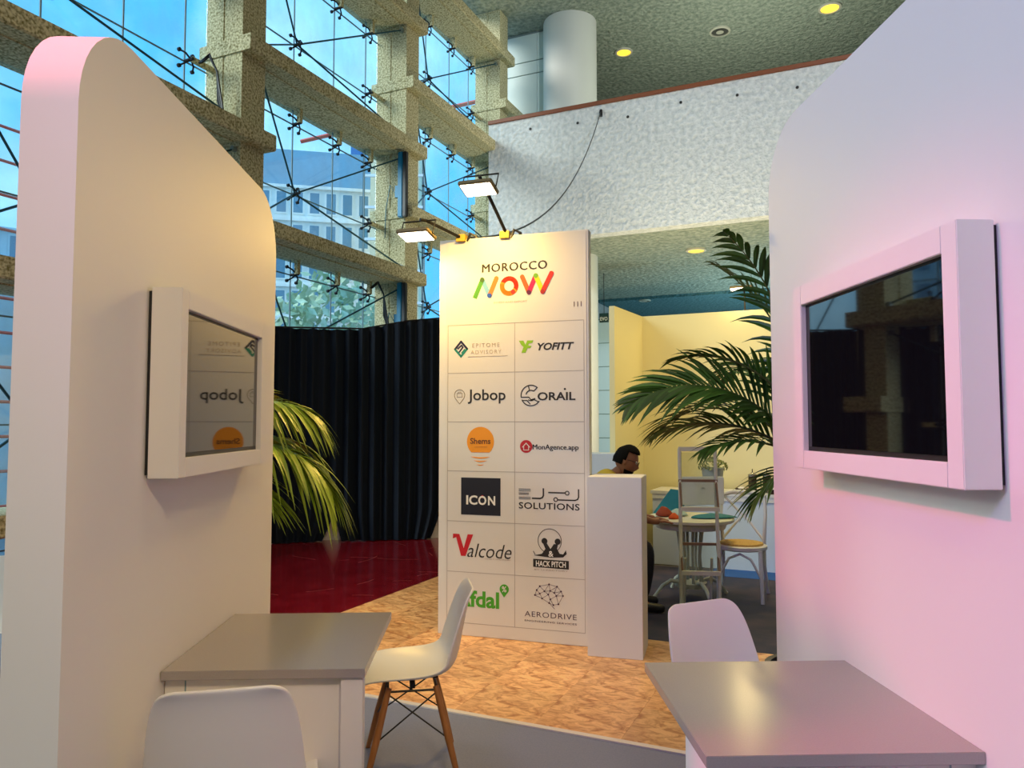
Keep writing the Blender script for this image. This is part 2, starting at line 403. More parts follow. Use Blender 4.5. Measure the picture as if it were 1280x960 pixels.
# ------------------------------------------------------------ outside: street, buildings, crane, trees
bslab('ground_outside', -160, -7.6, -60, 120, -1.2, -.8, mat('street', (.3, .33, .35), .9), kind='structure')
def building(name, label, loc, rz, wd, dp, ht, nf, nwin, wallm, glassm, roof=True):
    t = thing(name, label, 'building', loc, rz)
    MB().box(-wd / 2, wd / 2, 0, dp, 0, ht).build('wall', wallm, t)
    fh = ht / nf
    co = MB()
    for f_ in range(nf): co.box(-wd / 2 - .25, wd / 2 + .25, -.35, 0, f_ * fh + fh - .25, f_ * fh + fh)
    co.build('cornice', wallm, t)
    fr0 = None
    for f_ in range(nf):
        for k_ in range(nwin):
            x = -wd / 2 + wd * (k_ + .5) / nwin; ww = wd / nwin * .28
            if fr0 is None:
                fr0 = MB().box(-ww - .12, ww + .12, -.12, .02, -.12, fh * .62 + .12).build('window', wallm, t, (x, 0, f_ * fh + fh * .18))
                pn0 = MB().box(-ww, ww, -.14, -.11, 0, fh * .62).build('pane', glassm, fr0)
            else:
                fr = inst(fr0, t, (x, 0, f_ * fh + fh * .18)); pn = pn0.copy(); C.objects.link(pn); pn.parent = fr
    if roof:
        m = MB(); m.prism([(0, ht), (dp, ht), (dp - 2.5, ht + 4), (2.5, ht + 4)], 0, -wd / 2, wd / 2)
        m.build('mansard_roof', mat('zinc_roof', (.16, .30, .40), .5), t)
    return t
WB = mat('pale_stone', (.88, .87, .82), .8); WD = mat('window_dark', (.10, .25, .36), .3)
building('corner_building', 'white stone corner building with grey mansard roof outside the glass', (-19.5, 62, -.8), R(12), 15, 12, 22.5, 8, 11, WB, WD)
building('stone_building', 'pale stone building in the street, left of the white corner building', (-42, 52, -.8), R(38), 20, 12, 17, 6, 12, mat('blue_stone', (.55, .68, .74), .8), WD, False)
tw = thing('scaffold_tower', 'cream tower with scaffolding beside the white corner building', 'building', (-9.6, 60, -.8))
MB().box(-2, 2, 0, 4, 0, 24.5).build('wall', mat('cream_stone', (.80, .70, .48), .8), tw)
for f_ in range(9):
    MB().box(-2.4, 2.4, -.8, -.6, 1.5 + f_ * 2.6, 1.7 + f_ * 2.6).build('scaffold_deck', WHITEL, tw)
m = MB()
for k_ in range(5): m.tube([(-2.4 + k_ * 1.2, -.7, 0), (-2.4 + k_ * 1.2, -.7, 25)], .09, 5)
m.build('scaffold_pole', STEEL, tw)
cr = thing('tower_crane', 'tall blue tower crane standing behind the white building', 'crane', (-19.5, 95, -.8))
m = MB()
for sx in (-1, 1):
    for sy in (-1, 1): m.tube([(sx, sy, 0), (sx, sy, 36)], .13, 4)
for k_ in range(18):
    for s_ in (-1, 1):
        m.tube([(-1, s_, k_ * 2), (1, s_, k_ * 2 + 2)], .08, 4); m.tube([(s_, -1, k_ * 2), (s_, 1, k_ * 2 + 2)], .08, 4)
m.build('mast', mat('crane_blue', (.02, .16, .42), .5), cr)
MB().box(-1.2, 1.2, -1.2, 1.2, 36, 38.5).build('cab', mat('crane_blue', (0, 0, 0)), cr)
m = MB()
for k_ in range(12): m.tube([(-8 + k_ * 3, 0, 39 + .7 * k_), (-5 + k_ * 3, 0, 39.7 + .7 * k_)], .28, 4)
m.build('jib', mat('crane_red', (.75, .10, .05), .5), cr)
lf = thing('lift_platform', 'red steel structure of horizontal rails outside the far left glass', 'structure', bw(-16, 1.0, -.8), RB)
for k_ in range(12): MB().tube([(0, -8, .6 + k_ * .72), (0, 10, .6 + k_ * .72)], .035, 5).build('rail', mat('crane_red', (0, 0, 0)), lf)
for k_ in range(7): MB().tube([(0, -8 + k_ * 3, 0), (0, -8 + k_ * 3, 9)], .05, 5).build('post', STEEL, lf)
MB().box(-4, -.3, -8, 10, 0, 5.2).build('backing_wall', mat('pale_blue_wall', (.62, .82, .9), .7), lf)
def blob_tree(loc, h, r, label):
    t = thing('street_tree', label, 'tree', loc)
    MB().tube([(0, 0, 0), (.1, 0, h * .5), (0, .1, h * .8)], [.22, .16, .08], 7).build('trunk', TRUNK, t)
    m = MB(); rr = random.Random(int(h * 100))
    for _ in range(900):
        th = rr.uniform(0, 6.28); ph = math.acos(rr.uniform(-1, 1)); q = r * rr.uniform(.55, 1)
        c = Vector((math.sin(ph) * math.cos(th) * q, math.sin(ph) * math.sin(th) * q, h * .75 + math.cos(ph) * q * 1.1))
        a = Vector((rr.uniform(-1, 1), rr.uniform(-1, 1), rr.uniform(-1, 1))).normalized() * .32; b_ = a.orthogonal().normalized() * .2
        m.face([c - a, c - b_, c + a, c + b_])
    m.build('foliage', mat('street_foliage', (.34, .46, .28), .8, noise=(2, (.66, .74, .55), .4, .7)), t, kind='stuff')
blob_tree((-9.4, 38, -.8), 9, 3.2, 'pale green street tree outside, nearest the middle concrete column')
blob_tree((-16.0, 41, -.8), 7.2, 2.4, 'smaller street tree outside in front of the cream tower')

# ------------------------------------------------------------ curtain
def curtain(pts, name, label, ph, cutl=0, cutr=0):
    """pts: [(x,y,ztop)] polyline; vertical velvet folds; the hem is gathered away at the ends"""
    m = MB(); segs = []
    for (a, b_) in zip(pts, pts[1:]):
        a = Vector(a); b_ = Vector(b_); n = max(2, int((b_ - a).length / .02))
        for k_ in range(n): segs.append(a.lerp(b_, k_ / n))
    segs.append(Vector(pts[-1])); N = len(segs); L = sum((Vector(a[:2]) - Vector(b_[:2])).length for a, b_ in zip(pts, pts[1:]))
    rows = [0, .1, .22, .4, .8, 1.3, 2, 2.6, 3]; g = []
    for r_, zz_ in enumerate(rows):
        row = []
        for k_, p in enumerate(segs):
            q = segs[min(k_ + 1, N - 1)] - segs[max(k_ - 1, 0)]; nrm = Vector((q.y, -q.x, 0)).normalized(); tg = Vector((q.x, q.y, 0)).normalized()
            s_ = k_ / (N - 1); d = s_ * L
            z = .01 + (p.z - .01) * zz_ / 3
            amp = .035 + .012 * math.sin(d * 1.7 + ph)
            off = amp * math.sin(d * 42 + 1.3 * math.sin(d * 3.1 + ph) + .12 * z) + .02 * math.sin(d * 17 + z * .4)
            pull = max(0, 1 - z / .42) ** 1.3
            sh = cutl * pull * max(0, 1 - s_ * L / .5) - cutr * pull * max(0, 1 - (1 - s_) * L / .5)
            row.append(m.b.verts.new(Vector((p.x, p.y, z)) + nrm * off + tg * sh))
        g.append(row)
    for a, b_ in zip(g, g[1:]):
        for k_ in range(N - 1): m.b.faces.new((a[k_], a[k_ + 1], b_[k_ + 1], b_[k_]))
    o = m.build(name, CURT, None, smooth=True); o.data.materials[0] = CURT
    # origin at hem middle
    c = segs[N // 2]; off = Vector((c.x, c.y, 0)); o.data.transform(Matrix.Translation(-off)); o.location = off
    tag(o, label, 'curtain', None); return o
curtain([(-4.6, 8.6, 2.72), (-3.6, 9.15, 2.72), (-3.03, 9.37, 2.72), (-2.27, 9.6, 2.72)], 'stage_curtain', 'dark navy pleated curtain behind the left palm', 0.3, 0, .16)
curtain([(-2.27, 9.6, 2.72), (-1.94, 9.62, 2.73), (-1.39, 9.7, 2.84), (-.93, 9.82, 2.90)], 'stage_curtain', 'dark navy pleated curtain left of the sign, right of the hem gap', 1.9, .10, .14)
curtain([(-.93, 9.82, 2.90), (-.3, 10.0, 2.92), (.3, 10.1, 2.92)], 'stage_curtain', 'dark navy pleated curtain mostly hidden behind the logo sign', 3.1, .12, 0)
lw = MB().box(0, 4.6, -.05, .05, 0, .7).build('hem_gap_backing', BRIGHT, None, (-3.4, 9.62, 0), R(8), kind='structure')  # pale backing added in place of daylight showing through the hem gaps
rod = MB().tube([(-4.6, 8.62, 2.73), (-3.03, 9.39, 2.73), (-1.94, 9.64, 2.74), (-1.39, 9.72, 2.85), (-.93, 9.84, 2.91), (.3, 10.12, 2.93)], .012, 6).build('curtain_rail', DARK, None)
tag(rod, 'thin dark rail along the top of the navy curtains', 'curtain rail')
for px_, z_ in ((-2.3, 1.95), (-1.55, .95 + 1), ):
    pass

# ------------------------------------------------------------ booth partitions
TB = .043
def partition(label, a, s0, s1, th, top, r):
    """plate with two rounded top corners; local y runs away from the camera; the face at local x=0 looks into the booth"""
    t = []
    for k_ in range(11):
        q = R(180 - 9 * k_); t.append((s0 + r + r * math.cos(q), top - r + r * math.sin(q)))
    for k_ in range(11):
        q = R(90 - 9 * k_); t.append((s1 - r + r * math.cos(q), top - r + r * math.sin(q)))
    pts = [(s0, 0)] + t + [(s1, 0)]
    m = MB(); m.prism([(p[0] - s0, p[1]) for p in pts], 0, min(0, th), max(0, th))
    es = [e for e in m.b.edges if e.calc_face_angle(0) > R(60)]
    bmesh.ops.bevel(m.b, geom=es, offset=.004, segments=2, affect='EDGES')
    o = m.build('partition_panel', PANEL, None, (a - math.sin(TB) * s0, math.cos(TB) * s0, 0), TB, True)
    return tag(o, label, 'partition')
LP = partition('white partition panel with rounded top corners carrying the left television', -.97, 1.757, 3.50, -.135, 2.54, .26)
RP = partition('white partition panel lit pink and violet carrying the right television', 1.16, 1.15, 2.955, .135, 2.655, .26)
def tv(label, a, s0, s1, z0, z1, sc0, sc1, sz0, sz1, side, name):
    """side=+1: hangs on a wall at its left and looks to +x"""
    t = thing('wall_television', label, 'television', (a - math.sin(TB) * s0, math.cos(TB) * s0, z0), TB)
    P = .1; fx = side * P; L = s1 - s0; H_ = z1 - z0
    a0, a1 = sc0 - s0, sc1 - s0; b0, b1 = sz0 - z0, sz1 - z0
    xs = sorted((side * .012, fx))
    MB().box(*xs, 0, a0, 0, H_, bev=.002).build('frame_side', PANEL, t)
    MB().box(*xs, a1, L, 0, H_, bev=.002).build('frame_side', PANEL, t)
    MB().box(*xs, a0, a1, 0, b0, bev=.002).build('frame_rail', PANEL, t)
    MB().box(*xs, a0, a1, b1, H_, bev=.002).build('frame_rail', PANEL, t)
    xs = sorted((side * .0, side * .012)); MB().box(*xs, .01, L - .01, .01, H_ - .01).build('back_plate', BLACK, t)
    xs = sorted((side * .03, side * .082)); MB().box(*xs, a0 - .002, a1 + .002, b0 - .002, b1 + .002).build('bezel', BLACK, t)
    xs = sorted((side * .082, side * .085)); MB().box(*xs, a0 + .012, a1 - .012, b0 + .014, b1 - .010).build('screen', SCREEN, t)
    return t
tv('dark screen in a white box frame on the left partition, mirroring the sign', -.97, 2.155, 3.09, 1.342, 1.90, 2.205, 2.955, 1.40, 1.842, 1, 'l')
tv('dark screen in a white box frame on the pink-lit right partition', 1.16, 1.643, 2.51, 1.355, 1.957, 1.70, 2.452, 1.413, 1.892, -1, 'r')
MB_ = None
# ------------------------------------------------------------ tables
def table(label, corner, rz, W_, D_, out, legd=.05):
    """corner: the near corner that touches the partition; out=+1 runs to +x"""
    t = thing('partition_table', label, 'table', (*corner, 0), rz)
    X = sorted((0, out * W_))
    MB().box(*X, 0, D_, .722, .75, bev=.0015).build('table_top', TABLET, t)
    X = sorted((out * (W_ - .075), out * (W_ - .008))); MB().box(*X, .012, .012 + legd, 0, .722, bev=.0015).build('leg', PANEL, t)
    X = sorted((0, out * (W_ - .075))); MB().box(*X, .035, .053, 0, .722).build('front_panel', PANEL, t)
    X = sorted((out * .06, out * .064)); MB().box(*X, .0335, .036, 0, .722).build('panel_joint', SEAL, t)
    return t
table('grey-topped table with white panel base against the left partition', (-1.066, 2.30), TB, .615, .69, 1)
table('grey-topped table against the right partition, in the lower right corner', (1.084, 1.745), TB - .01, .645, .665, -1, .2)
table('grey-topped table on the far side of the left partition, at the left picture edge', (-1.21, 2.34), TB, .62, .40, -1)

# ------------------------------------------------------------ shell chairs
def shell_chair(label, loc, rz):
    t = thing('shell_chair', label, 'chair', loc, rz)
    prof = [(.232, .405, .17, .0), (.236, .425, .20, .004), (.20, .440, .222, .015), (.10, .432, .235, .035), (0, .424, .237, .045), (-.10, .428, .232, .05), (-.175, .450, .222, .06),
            (-.212, .505, .212, .065), (-.226, .59, .203, .055), (-.240, .67, .196, .042), (-.252, .74, .184, .03), (-.264, .79, .168, .018), (-.273, .812, .150, .006), (-.276, .823, .115, .0)]
    cs = [-1, -.92, -.75, -.45, 0, .45, .75, .92, 1]
    m = MB(); g = []
    for i_, (y, z, wd, cu) in enumerate(prof):
        k0, k1 = prof[max(i_ - 1, 0)], prof[min(i_ + 1, len(prof) - 1)]
        d = Vector((0, k1[0] - k0[0], k1[1] - k0[1])).normalized(); n = Vector((0, d.z, -d.y))
        if n.z < 0 and i_ < 5: n = -n
        if i_ >= 5 and n.y < 0: n = -n
        g.append([m.b.verts.new(Vector((wd * c_, y, z)) + n * cu * (abs(c_) ** 2.6)) for c_ in cs])
    for a, b_ in zip(g, g[1:]):
        for k_ in range(len(cs) - 1): m.b.faces.new((a[k_], a[k_ + 1], b_[k_ + 1], b_[k_]))
    subsurf(m.build('seat_shell', SHELL, t), 2, .011)
    tops = {}
    for sx in (-1, 1):
        for sy in (-1, 1):
            a = Vector((sx * .125, sy * .105 - .0, .395)); b_ = Vector((sx * .215, sy * .205 + .0, 0)); tops[(sx, sy)] = (a, b_)
            MB().tube([a, a.lerp(b_, .5), b_], [.0135, .0165, .011], 12).build('leg', WOOD, t, smooth=True)
    MB().box(-.14, .14, -.012, .012, .393, .412).box(-.012, .012, -.12, .12, .393, .412).build('bracket', DARK, t)
    m = MB()
    L_ = lambda k_, f_: tops[k_][0].lerp(tops[k_][1], f_)
    for (p, q) in (((-1, -1), (-1, 1)), ((1, -1), (1, 1)), ((-1, -1), (1, -1)), ((-1, 1), (1, 1))):
        m.tube([L_(p, .06), L_(q, .55)], .0035, 6); m.tube([L_(q, .06), L_(p, .55)], .0035, 6)
        m.tube([L_(p, .04), L_(q, .04)], .005, 6)
    m.build('cross_brace', DARK, t)
    return t
sc1 = shell_chair('white shell chair on brown wooden legs in side view before the sign', (-.445, 3.37, 0), R(99))
dup(sc1, (-.805, 2.21, 0), R(13), 'white shell chair back in the lower left, at the left table')
dup(sc1, (.835, 2.64, 0), R(206), 'white shell chair behind the right table, next to the right partition')
dup(sc1, (-2.62, 3.6, 0), R(190), 'shell chair beyond the left partition, at the left picture edge')
sc1.scale = (.95, .95, .95)

# ------------------------------------------------------------ sign with logos
SO = Vector((-.522, 5.425, 0)); SRZ = R(-17.68)
sg = thing('exhibitor_sign', 'tall white sign board with twelve company logos standing on the tiles', 'sign', SO, SRZ)
MB().box(-.012, 1.102, .003, .085, 0, 2.85, bev=.003).build('board', PANEL, sg)
MB().box(.042, 1.086, 0, .004, .005, 2.838).build('print_sheet', PRINT, sg)
def pr(name, m_, mb): return mb.build(name, m_, sg)
def flat(pts, m_, name='logo_shape', y=-.0012):
    return MB().prism(pts, 1, y, 0).build(name, m_, sg)
def line(pts, wd, m_, name='logo_line', y=-.0012, closed=False, rnd=False):
    m = MB(); P = [Vector(p) for p in pts]
    if closed: P.append(P[0])
    for a, b_ in zip(P, P[1:]):
        d = (b_ - a).normalized(); n = Vector((-d.y, d.x)) * wd / 2
        if rnd:
            a0 = math.atan2(n.y, n.x); o = []
            for k_ in range(9): q = a0 - math.pi * k_ / 8; o.append(b_ + Vector((math.cos(q), math.sin(q))) * wd / 2)
            for k_ in range(9): q = a0 + math.pi - math.pi * k_ / 8; o.append(a + Vector((math.cos(q), math.sin(q))) * wd / 2)
            m.prism([tuple(v_) for v_ in o], 1, y, 0)
        else:
            e_ = d * wd * .3
            m.prism([tuple(a + n - e_), tuple(b_ + n + e_), tuple(b_ - n + e_), tuple(a - n - e_)], 1, y, 0)
    return m.build(name, m_, sg)
def arc(cx, cz, r, a0, a1, n=20, sx=1): return [(cx + sx * r * math.cos(R(a0 + (a1 - a0) * k_ / n)), cz + r * math.sin(R(a0 + (a1 - a0) * k_ / n))) for k_ in range(n + 1)]
def disc(cx, cz, r, m_, y=-.0012, name='logo_shape', n=32): return flat(arc(cx, cz, r, 0, 360 - 360 / n, n - 1), m_, name, y)
def text(s_, x0, x1, z0, z1, m_, bold=0, shear=0, space=1, y=-.0006, parent=None, name='lettering'):
    cu = bpy.data.curves.new('t', 'FONT'); cu.body = s_; cu.offset = bold; cu.shear = shear; cu.space_character = space; cu.resolution_u = 3; cu.extrude = .001
    o = bpy.data.objects.new('t', cu); C.objects.link(o); bpy.context.view_layer.update()
    me = bpy.data.meshes.new_from_object(o.evaluated_get(bpy.context.evaluated_depsgraph_get())); bpy.data.objects.remove(o)
    xs = [v.co.x for v in me.vertices]; ys = [v.co.y for v in me.vertices]
    ax, bx_, ay, by = min(xs), max(xs), min(ys), max(ys)
    for v in me.vertices:
        X, Y, Z = v.co; v.co = Vector((x0 + (X - ax) / (bx_ - ax) * (x1 - x0), y - .0006 * (1 if Z > 0 else 0), z0 + (Y - ay) / (by - ay) * (z1 - z0)))
    me.materials.clear(); me.materials.append(m_); me.name = name
    o = bpy.data.objects.new(name, me); C.objects.link(o); o.parent = parent or sg; return o
zr = [2.218, 1.868, 1.516, 1.163, .805, .447, .09]
for z in zr: MB().box(.058, 1.067, -.0008, 0, z - .0022, z + .0022).build('grid_line', GRID, sg)
for x in (.058, .568, 1.067): MB().box(x - .002, x + .002, -.0008, 0, .09, 2.218).build('grid_line', GRID, sg)
for d_ in (-.0022, .0022): text('MOROCCO', .322 + d_, .806 + d_, 2.592 + d_ * .4, 2.652 + d_ * .4, INK, 0, 0, 1.12, y=-.0006 - abs(d_) * .01 * (d_ > 0))
cN = [ink('green', (.06, .27, .015)), ink('darkgreen', (.04, .11, .01)), ink('sky', (.16, .40, .64)), ink('blue', (.01, .07, .42)), ink('orange', (.85, .17, .02)), ink('redorange', (.80, .045, .01)),
      ink('amber', (.88, .36, .015)), ink('brown', (.42, .10, .01)), ink('magenta', (.62, .0, .10)), ink('plum', (.10, .0, .04)), ink('lime', (.50, .62, .01)), ink('red', (.72, .02, .01)), ink('leaf', (.14, .38, .02))]
ww = .033
line([(.268, 2.417), (.322, 2.539)], ww, cN[0]); disc(.322, 2.54, ww / 2 + .0005, cN[1], -.0032)
line([(.325, 2.535), (.378, 2.423)], ww, cN[2], y=-.0008, rnd=True); line([(.378, 2.423), (.430, 2.544)], ww, cN[4], y=-.002, rnd=True); disc(.378, 2.423, ww / 2 + .0005, cN[3], -.003)
line(arc(.526, 2.484, .053, -55, 200), ww, cN[5], rnd=False); line(arc(.526, 2.484, .053, 160, 320), ww, cN[6], y=-.002, rnd=False); disc(.556, 2.441, ww / 2, cN[11], -.003)
line([(.624, 2.544), (.673, 2.431)], ww, cN[7], rnd=True); line([(.673, 2.431), (.724, 2.547)], ww, cN[8], y=-.0018, rnd=True); disc(.673, 2.431, ww / 2, cN[9], -.003)
line([(.724, 2.547), (.774, 2.43)], ww, cN[10], y=-.0022, rnd=True); disc(.724, 2.547, ww / 2, cN[12], -.0032)
line([(.774, 2.43), (.838, 2.556)], ww, cN[11], y=-.0028, rnd=True); disc(.774, 2.43, ww / 2, ink('darkred', (.38, .01, .01)), -.0034)
FAINT = ink('faint', (.62, .53, .40))
text('INVEST AND EXPORT', .41, .66, 2.362, 2.376, FAINT)
text('111', .998, 1.052, 2.312, 2.348, ink('maroon', (.10, .03, .02)), .004)
# EPITOME ADVISORY
n1, n2 = ink('navy', (.008, .01, .05)), ink('teal', (.01, .22, .17)); cx, cz, q = .160, 2.043, .047
line([(cx - q, cz), (cx, cz + q * 1.15), (cx + q, cz)], .015, n1); line([(cx - q, cz), (cx, cz - q * 1.15), (cx + q, cz)], .015, n2)
line([(cx - .026, cz + .002), (cx + .004, cz + .026), (cx + .014, cz + .012), (cx - .014, cz - .022)], .011, n1); line([(cx + .006, cz - .03), (cx + .028, cz - .004)], .010, n2)
GREYT = ink('grey', (.40, .33, .25))
text('EPITOME', .247, .455, 2.052, 2.080, GREYT, -.006, 0, 1.3); text('ADVISORY', .236, .468, 2.004, 2.031, ink('tan', (.52, .42, .30)), -.006, 0, 1.25)
line([(.215, 1.985), (.515, 1.985)], .003, GREYT)
# YOFITT
g1 = ink('yofitt', (.25, .50, .01))
flat([(.600, 2.088), (.632, 2.088), (.648, 2.058), (.660, 2.088), (.705, 2.088), (.698, 2.070), (.672, 2.066), (.668, 2.052), (.692, 2.050), (.684, 2.034), (.662, 2.034), (.648, 2.002), (.618, 2.002), (.630, 2.034)], g1)
line([(.604, 2.064), (.630, 2.040)], .008, PRINT, y=-.002)
text('YOFITT', .735, .998, 2.016, 2.068, INK, .03, .25)
# Jobop
gp = ink('olive', (.30, .24, .15))
line(arc(.150, 1.708, .040, -35, 215) + [(.150, 1.645)], .0045, gp, closed=True)
line([(.130, 1.695), (.170, 1.695), (.170, 1.722), (.130, 1.722)], .003, gp, closed=True); line([(.140, 1.722), (.140, 1.731), (.160, 1.731), (.160, 1.722)], .003, gp)
text('Jobop', .214, .500, 1.645, 1.748, INK, .012)
# CORAIL
cx, cz = .687, 1.700
line(arc(cx, cz, .072, 50, 190), .007, INK); line(arc(cx, cz, .072, 205, 325), .007, INK); line(arc(cx, cz, .036, 60, 165), .007, INK); line(arc(cx, cz, .036, 240, 310), .007, INK)
line([(cx - .07, cz - .012), (cx - .015, cz - .012), (cx, cz - .03), (cx + .03, cz - .022)], .007, INK); line([(cx - .06, cz - .035), (cx - .028, cz - .035), (cx - .006, cz - .06)], .007, INK)
line([(cx - .018, cz + .068), (cx - .010, cz + .036)], .007, INK); line([(cx + .046, cz + .055), (cx + .020, cz + .03)], .007, INK); line([(cx + .055, cz - .045), (cx + .025, cz - .03)], .007, INK)
text('ORAIL', .735, 1.006, 1.664, 1.722, INK, .022); disc(.932, 1.742, .0075, INK)
# Shems
so = ink('shems', (.82, .30, .01)); cx, cz = .311, 1.375
flat([(cx + .103 * math.cos(R(a_)), cz + .105 * math.sin(R(a_))) for a_ in range(-48, 229, 12)], so)
for (a_, z_, h_) in ((.076, 1.262, .012), (.052, 1.236, .010), (.029, 1.209, .008)):
    flat([(cx - a_, z_ + h_ * .4), (cx - a_ * .5, z_ - h_ * .5), (cx, z_ - h_ * .8), (cx + a_ * .5, z_ - h_ * .5), (cx + a_, z_ + h_ * .4), (cx, z_ + h_ * .1)], so)
text('Shems', .233, .388, 1.358, 1.400, ink('darkbrown', (.16, .05, .01)), .02, y=-.0018); text('ENERGIE SOLAIRE', .268, .362, 1.334, 1.342, ink('amber2', (.60, .28, .05)), y=-.0018)
# MonAgence.app
disc(.652, 1.343, .045, ink('crimson', (.45, .01, .02)))
line([(.652 - .026, 1.338), (.652, 1.366), (.652 + .026, 1.338)], .006, PRINT, y=-.002); line([(.634, 1.342), (.634, 1.318), (.670, 1.318), (.670, 1.342)], .005, PRINT, y=-.002)
for d_ in (-.001, .001): text('MonAgence.app', .700 + d_, 1.026 + d_, 1.312, 1.358, INK, .0)
# ICON
flat([(.165, .853), (.463, .853), (.463, 1.117), (.165, 1.117)], ink('midnight', (.004, .004, .014)))
WT = ink('white', (.85, .83, .80))
text('IC', .205, .290, .925, .992, WT, .03, y=-.0018); text('O', .296, .358, .925, .990, WT, .03, y=-.0018); text('N', .370, .424, .925, .990, WT, .03, y=-.0018); disc(.327, .984, .011, ink('crimson', (0, 0, 0)), -.0022)
# EJ SOLUTIONS
for z_ in (1.046, 1.034): line([(.599, z_), (.683, z_)], .004, INK)
for z_ in (1.019, 1.010): line([(.599, z_), (.670, z_)], .004, INK)
for z_ in (.990, .979): line([(.599, z_), (.683, z_)], .004, INK)
line([(.697, .984), (.752, .984), (.768, .990), (.776, 1.005), (.776, 1.052)], .010, INK)
line([(.814, 1.027), (.930, 1.027)], .009, INK); line(arc(.945, 1.026, .013, 0, 350), .006, INK)
line(arc(.864, .980, .013, 0, 350), .006, INK); line([(.878, .978), (1.000, .978), (1.018, .985), (1.025, 1.0), (1.025, 1.052)], .009, INK)
text('SOLUTIONS', .598, 1.032, .910, .955, INK, .012, 0, 1.05)
# Valcode
vr = ink('valred', (.55, .005, .015))
flat([(.104, .714), (.152, .714), (.186, .615), (.216, .714), (.257, .714), (.200, .560), (.166, .560), (.128, .690), (.102, .680)], vr)
text('alcode', .213, .545, .555, .652, INK, -.004, .28); text('CONSEIL ET DEVELOPPEMENT', .345, .540, .545, .552, GREYT)
# HACK & PITCH
line(arc(.820, .695, .083, -60, 240, 28), .004, INK)
disc(.783, .693, .021, INK); disc(.877, .693, .021, INK)
flat([(.706, .592), (.765, .606), (.790, .640), (.775, .672), (.800, .678), (.826, .640), (.850, .676), (.880, .675), (.872, .645), (.890, .612), (.915, .608), (.935, .638), (.940, .612), (.915, .588), (.830, .582)], INK)
line([(.703, .62), (.716, .598)], .004, INK)
text('&', .812, .848, .588, .628, WT, .02, y=-.0024)
flat([(.702, .513), (.955, .508), (.955, .566), (.702, .568)], INK); text('HACK PITCH', .722, .934, .519, .558, WT, .02, y=-.0018); text('BY U-FACTORY', .71, .95, .492, .500, GREYT)
# Afdal
ag = ink('afdalgreen', (.06, .36, .015))
text('Afdal', .125, .453, .205, .322, ag, .03)
flat([(.489, .288)] + arc(.491, .345, .034, -40, 220), ag); text('%', .474, .508, .325, .366, PRINT, .02, y=-.002)
# AERODRIVE
br = [(.714, .321), (.727, .356), (.749, .383), (.815, .4), (.871, .388), (.9, .357), (.913, .328), (.881, .27), (.845, .262), (.815, .274), (.765, .301), (.749, .333), (.782, .351), (.823, .356), (.809, .33), (.852, .345), (.866, .325), (.824, .299), (.854, .236)]
plum = ink('plum2', (.06, .02, .05))
for a_, b_ in ((0, 1), (1, 2), (2, 3), (3, 4), (4, 5), (5, 6), (6, 7), (7, 8), (8, 9), (9, 10), (10, 0), (1, 11), (0, 11), (2, 12), (12, 3), (12, 11), (13, 3), (13, 12), (13, 14), (14, 12), (13, 15), (15, 4), (15, 5), (16, 15), (16, 6), (16, 17), (17, 14), (17, 9), (17, 8), (16, 7), (11, 10), (14, 10), (9, 18), (4, 13), (16, 5)):
    line([br[a_], br[b_]], .0022, plum)
for p in br[:18]: disc(p[0], p[1], .0062, plum, -.0018, n=10)
text('AERODRIVE', .640, 1.008, .172, .208, plum, -.004, 0, 1.1); text('ENGINEERING SERVICES', .640, 1.008, .138, .150, plum, .0, 0, 1.1)

# plinth
pl = MB().box(0, .356, 0, .335, 0, 1.155, bev=.003).build('display_plinth', PANEL, None, (.490, 4.905, 0), R(-15.5))
tag(pl, 'plain white square plinth standing right of the logo sign', 'plinth')
# flood lights
def flood(label, head, base, rz, arm, power, tilt):
    t = thing('flood_light', label, 'flood light', base, rz)
    Mx = Matrix.Translation(Vector(head)) @ Matrix.Rotation(tilt, 4, 'X')
    MB().box(-.12, .12, -.085, .085, 0, .03, Mx, .006).build('housing', mat('brass_grey', (.16, .12, .05), .5), t)
    MB().box(-.105, .105, -.07, .07, -.004, .001, Mx).build('led_panel', LED, t)
    m = MB(); m.tube([Mx @ Vector(p) for p in ((-.125, 0, .015), (-.125, .03, .13), (.125, .03, .13), (.125, 0, .015))], .006, 6); m.build('bracket', DARK, t)
    MB().tube(arm, .012, 8).build('arm', DARK, t, smooth=True)
    MB().box(arm[0][0] - .05, arm[0][0] + .02, arm[0][1] - .03, arm[0][1] + .03, arm[0][2] - .02, arm[0][2] + .03).build('clamp', mat('clamp_yellow', (.62, .40, .03), .5), t)
    MB().tube([(arm[0][0] + .03, arm[0][1], arm[0][2] - .02), (arm[0][0] + .05, arm[0][1], arm[0][2] + .04), (arm[0][0] + .09, arm[0][1] + .02, arm[0][2] + .02), (arm[0][0] + .11, arm[0][1] + .03, arm[0][2] - .1)], .012, 6).build('cable_loop', BLACK, t, smooth=True)
    l = bpy.data.lights.new('flood_lamp', 'AREA'); l.shape = 'RECTANGLE'; l.size = .2; l.size_y = .13; l.energy = power; l.color = (1, .60, .12)
    o = bpy.data.objects.new('flood_lamp', l); C.objects.link(o); o.parent = t; o.matrix_local = Mx @ Matrix.Translation((0, 0, -.012))
flood('lit flood light on an arm above the right half of the sign', (-.02, -.36, .235), (-.10, 5.30, 2.85), SRZ, [(.07, 0, .0), (.03, -.12, .14), (-.01, -.3, .30), (-.015, -.35, .33)], 19, R(-14))
flood('lit flood light on an arm at the top left corner of the sign', (-.17, -.30, -.035), (-.42, 5.40, 2.85), SRZ, [(.07, 0, 0), (-.03, -.1, .05), (-.12, -.24, .09), (-.15, -.28, .09)], 13, R(-10))
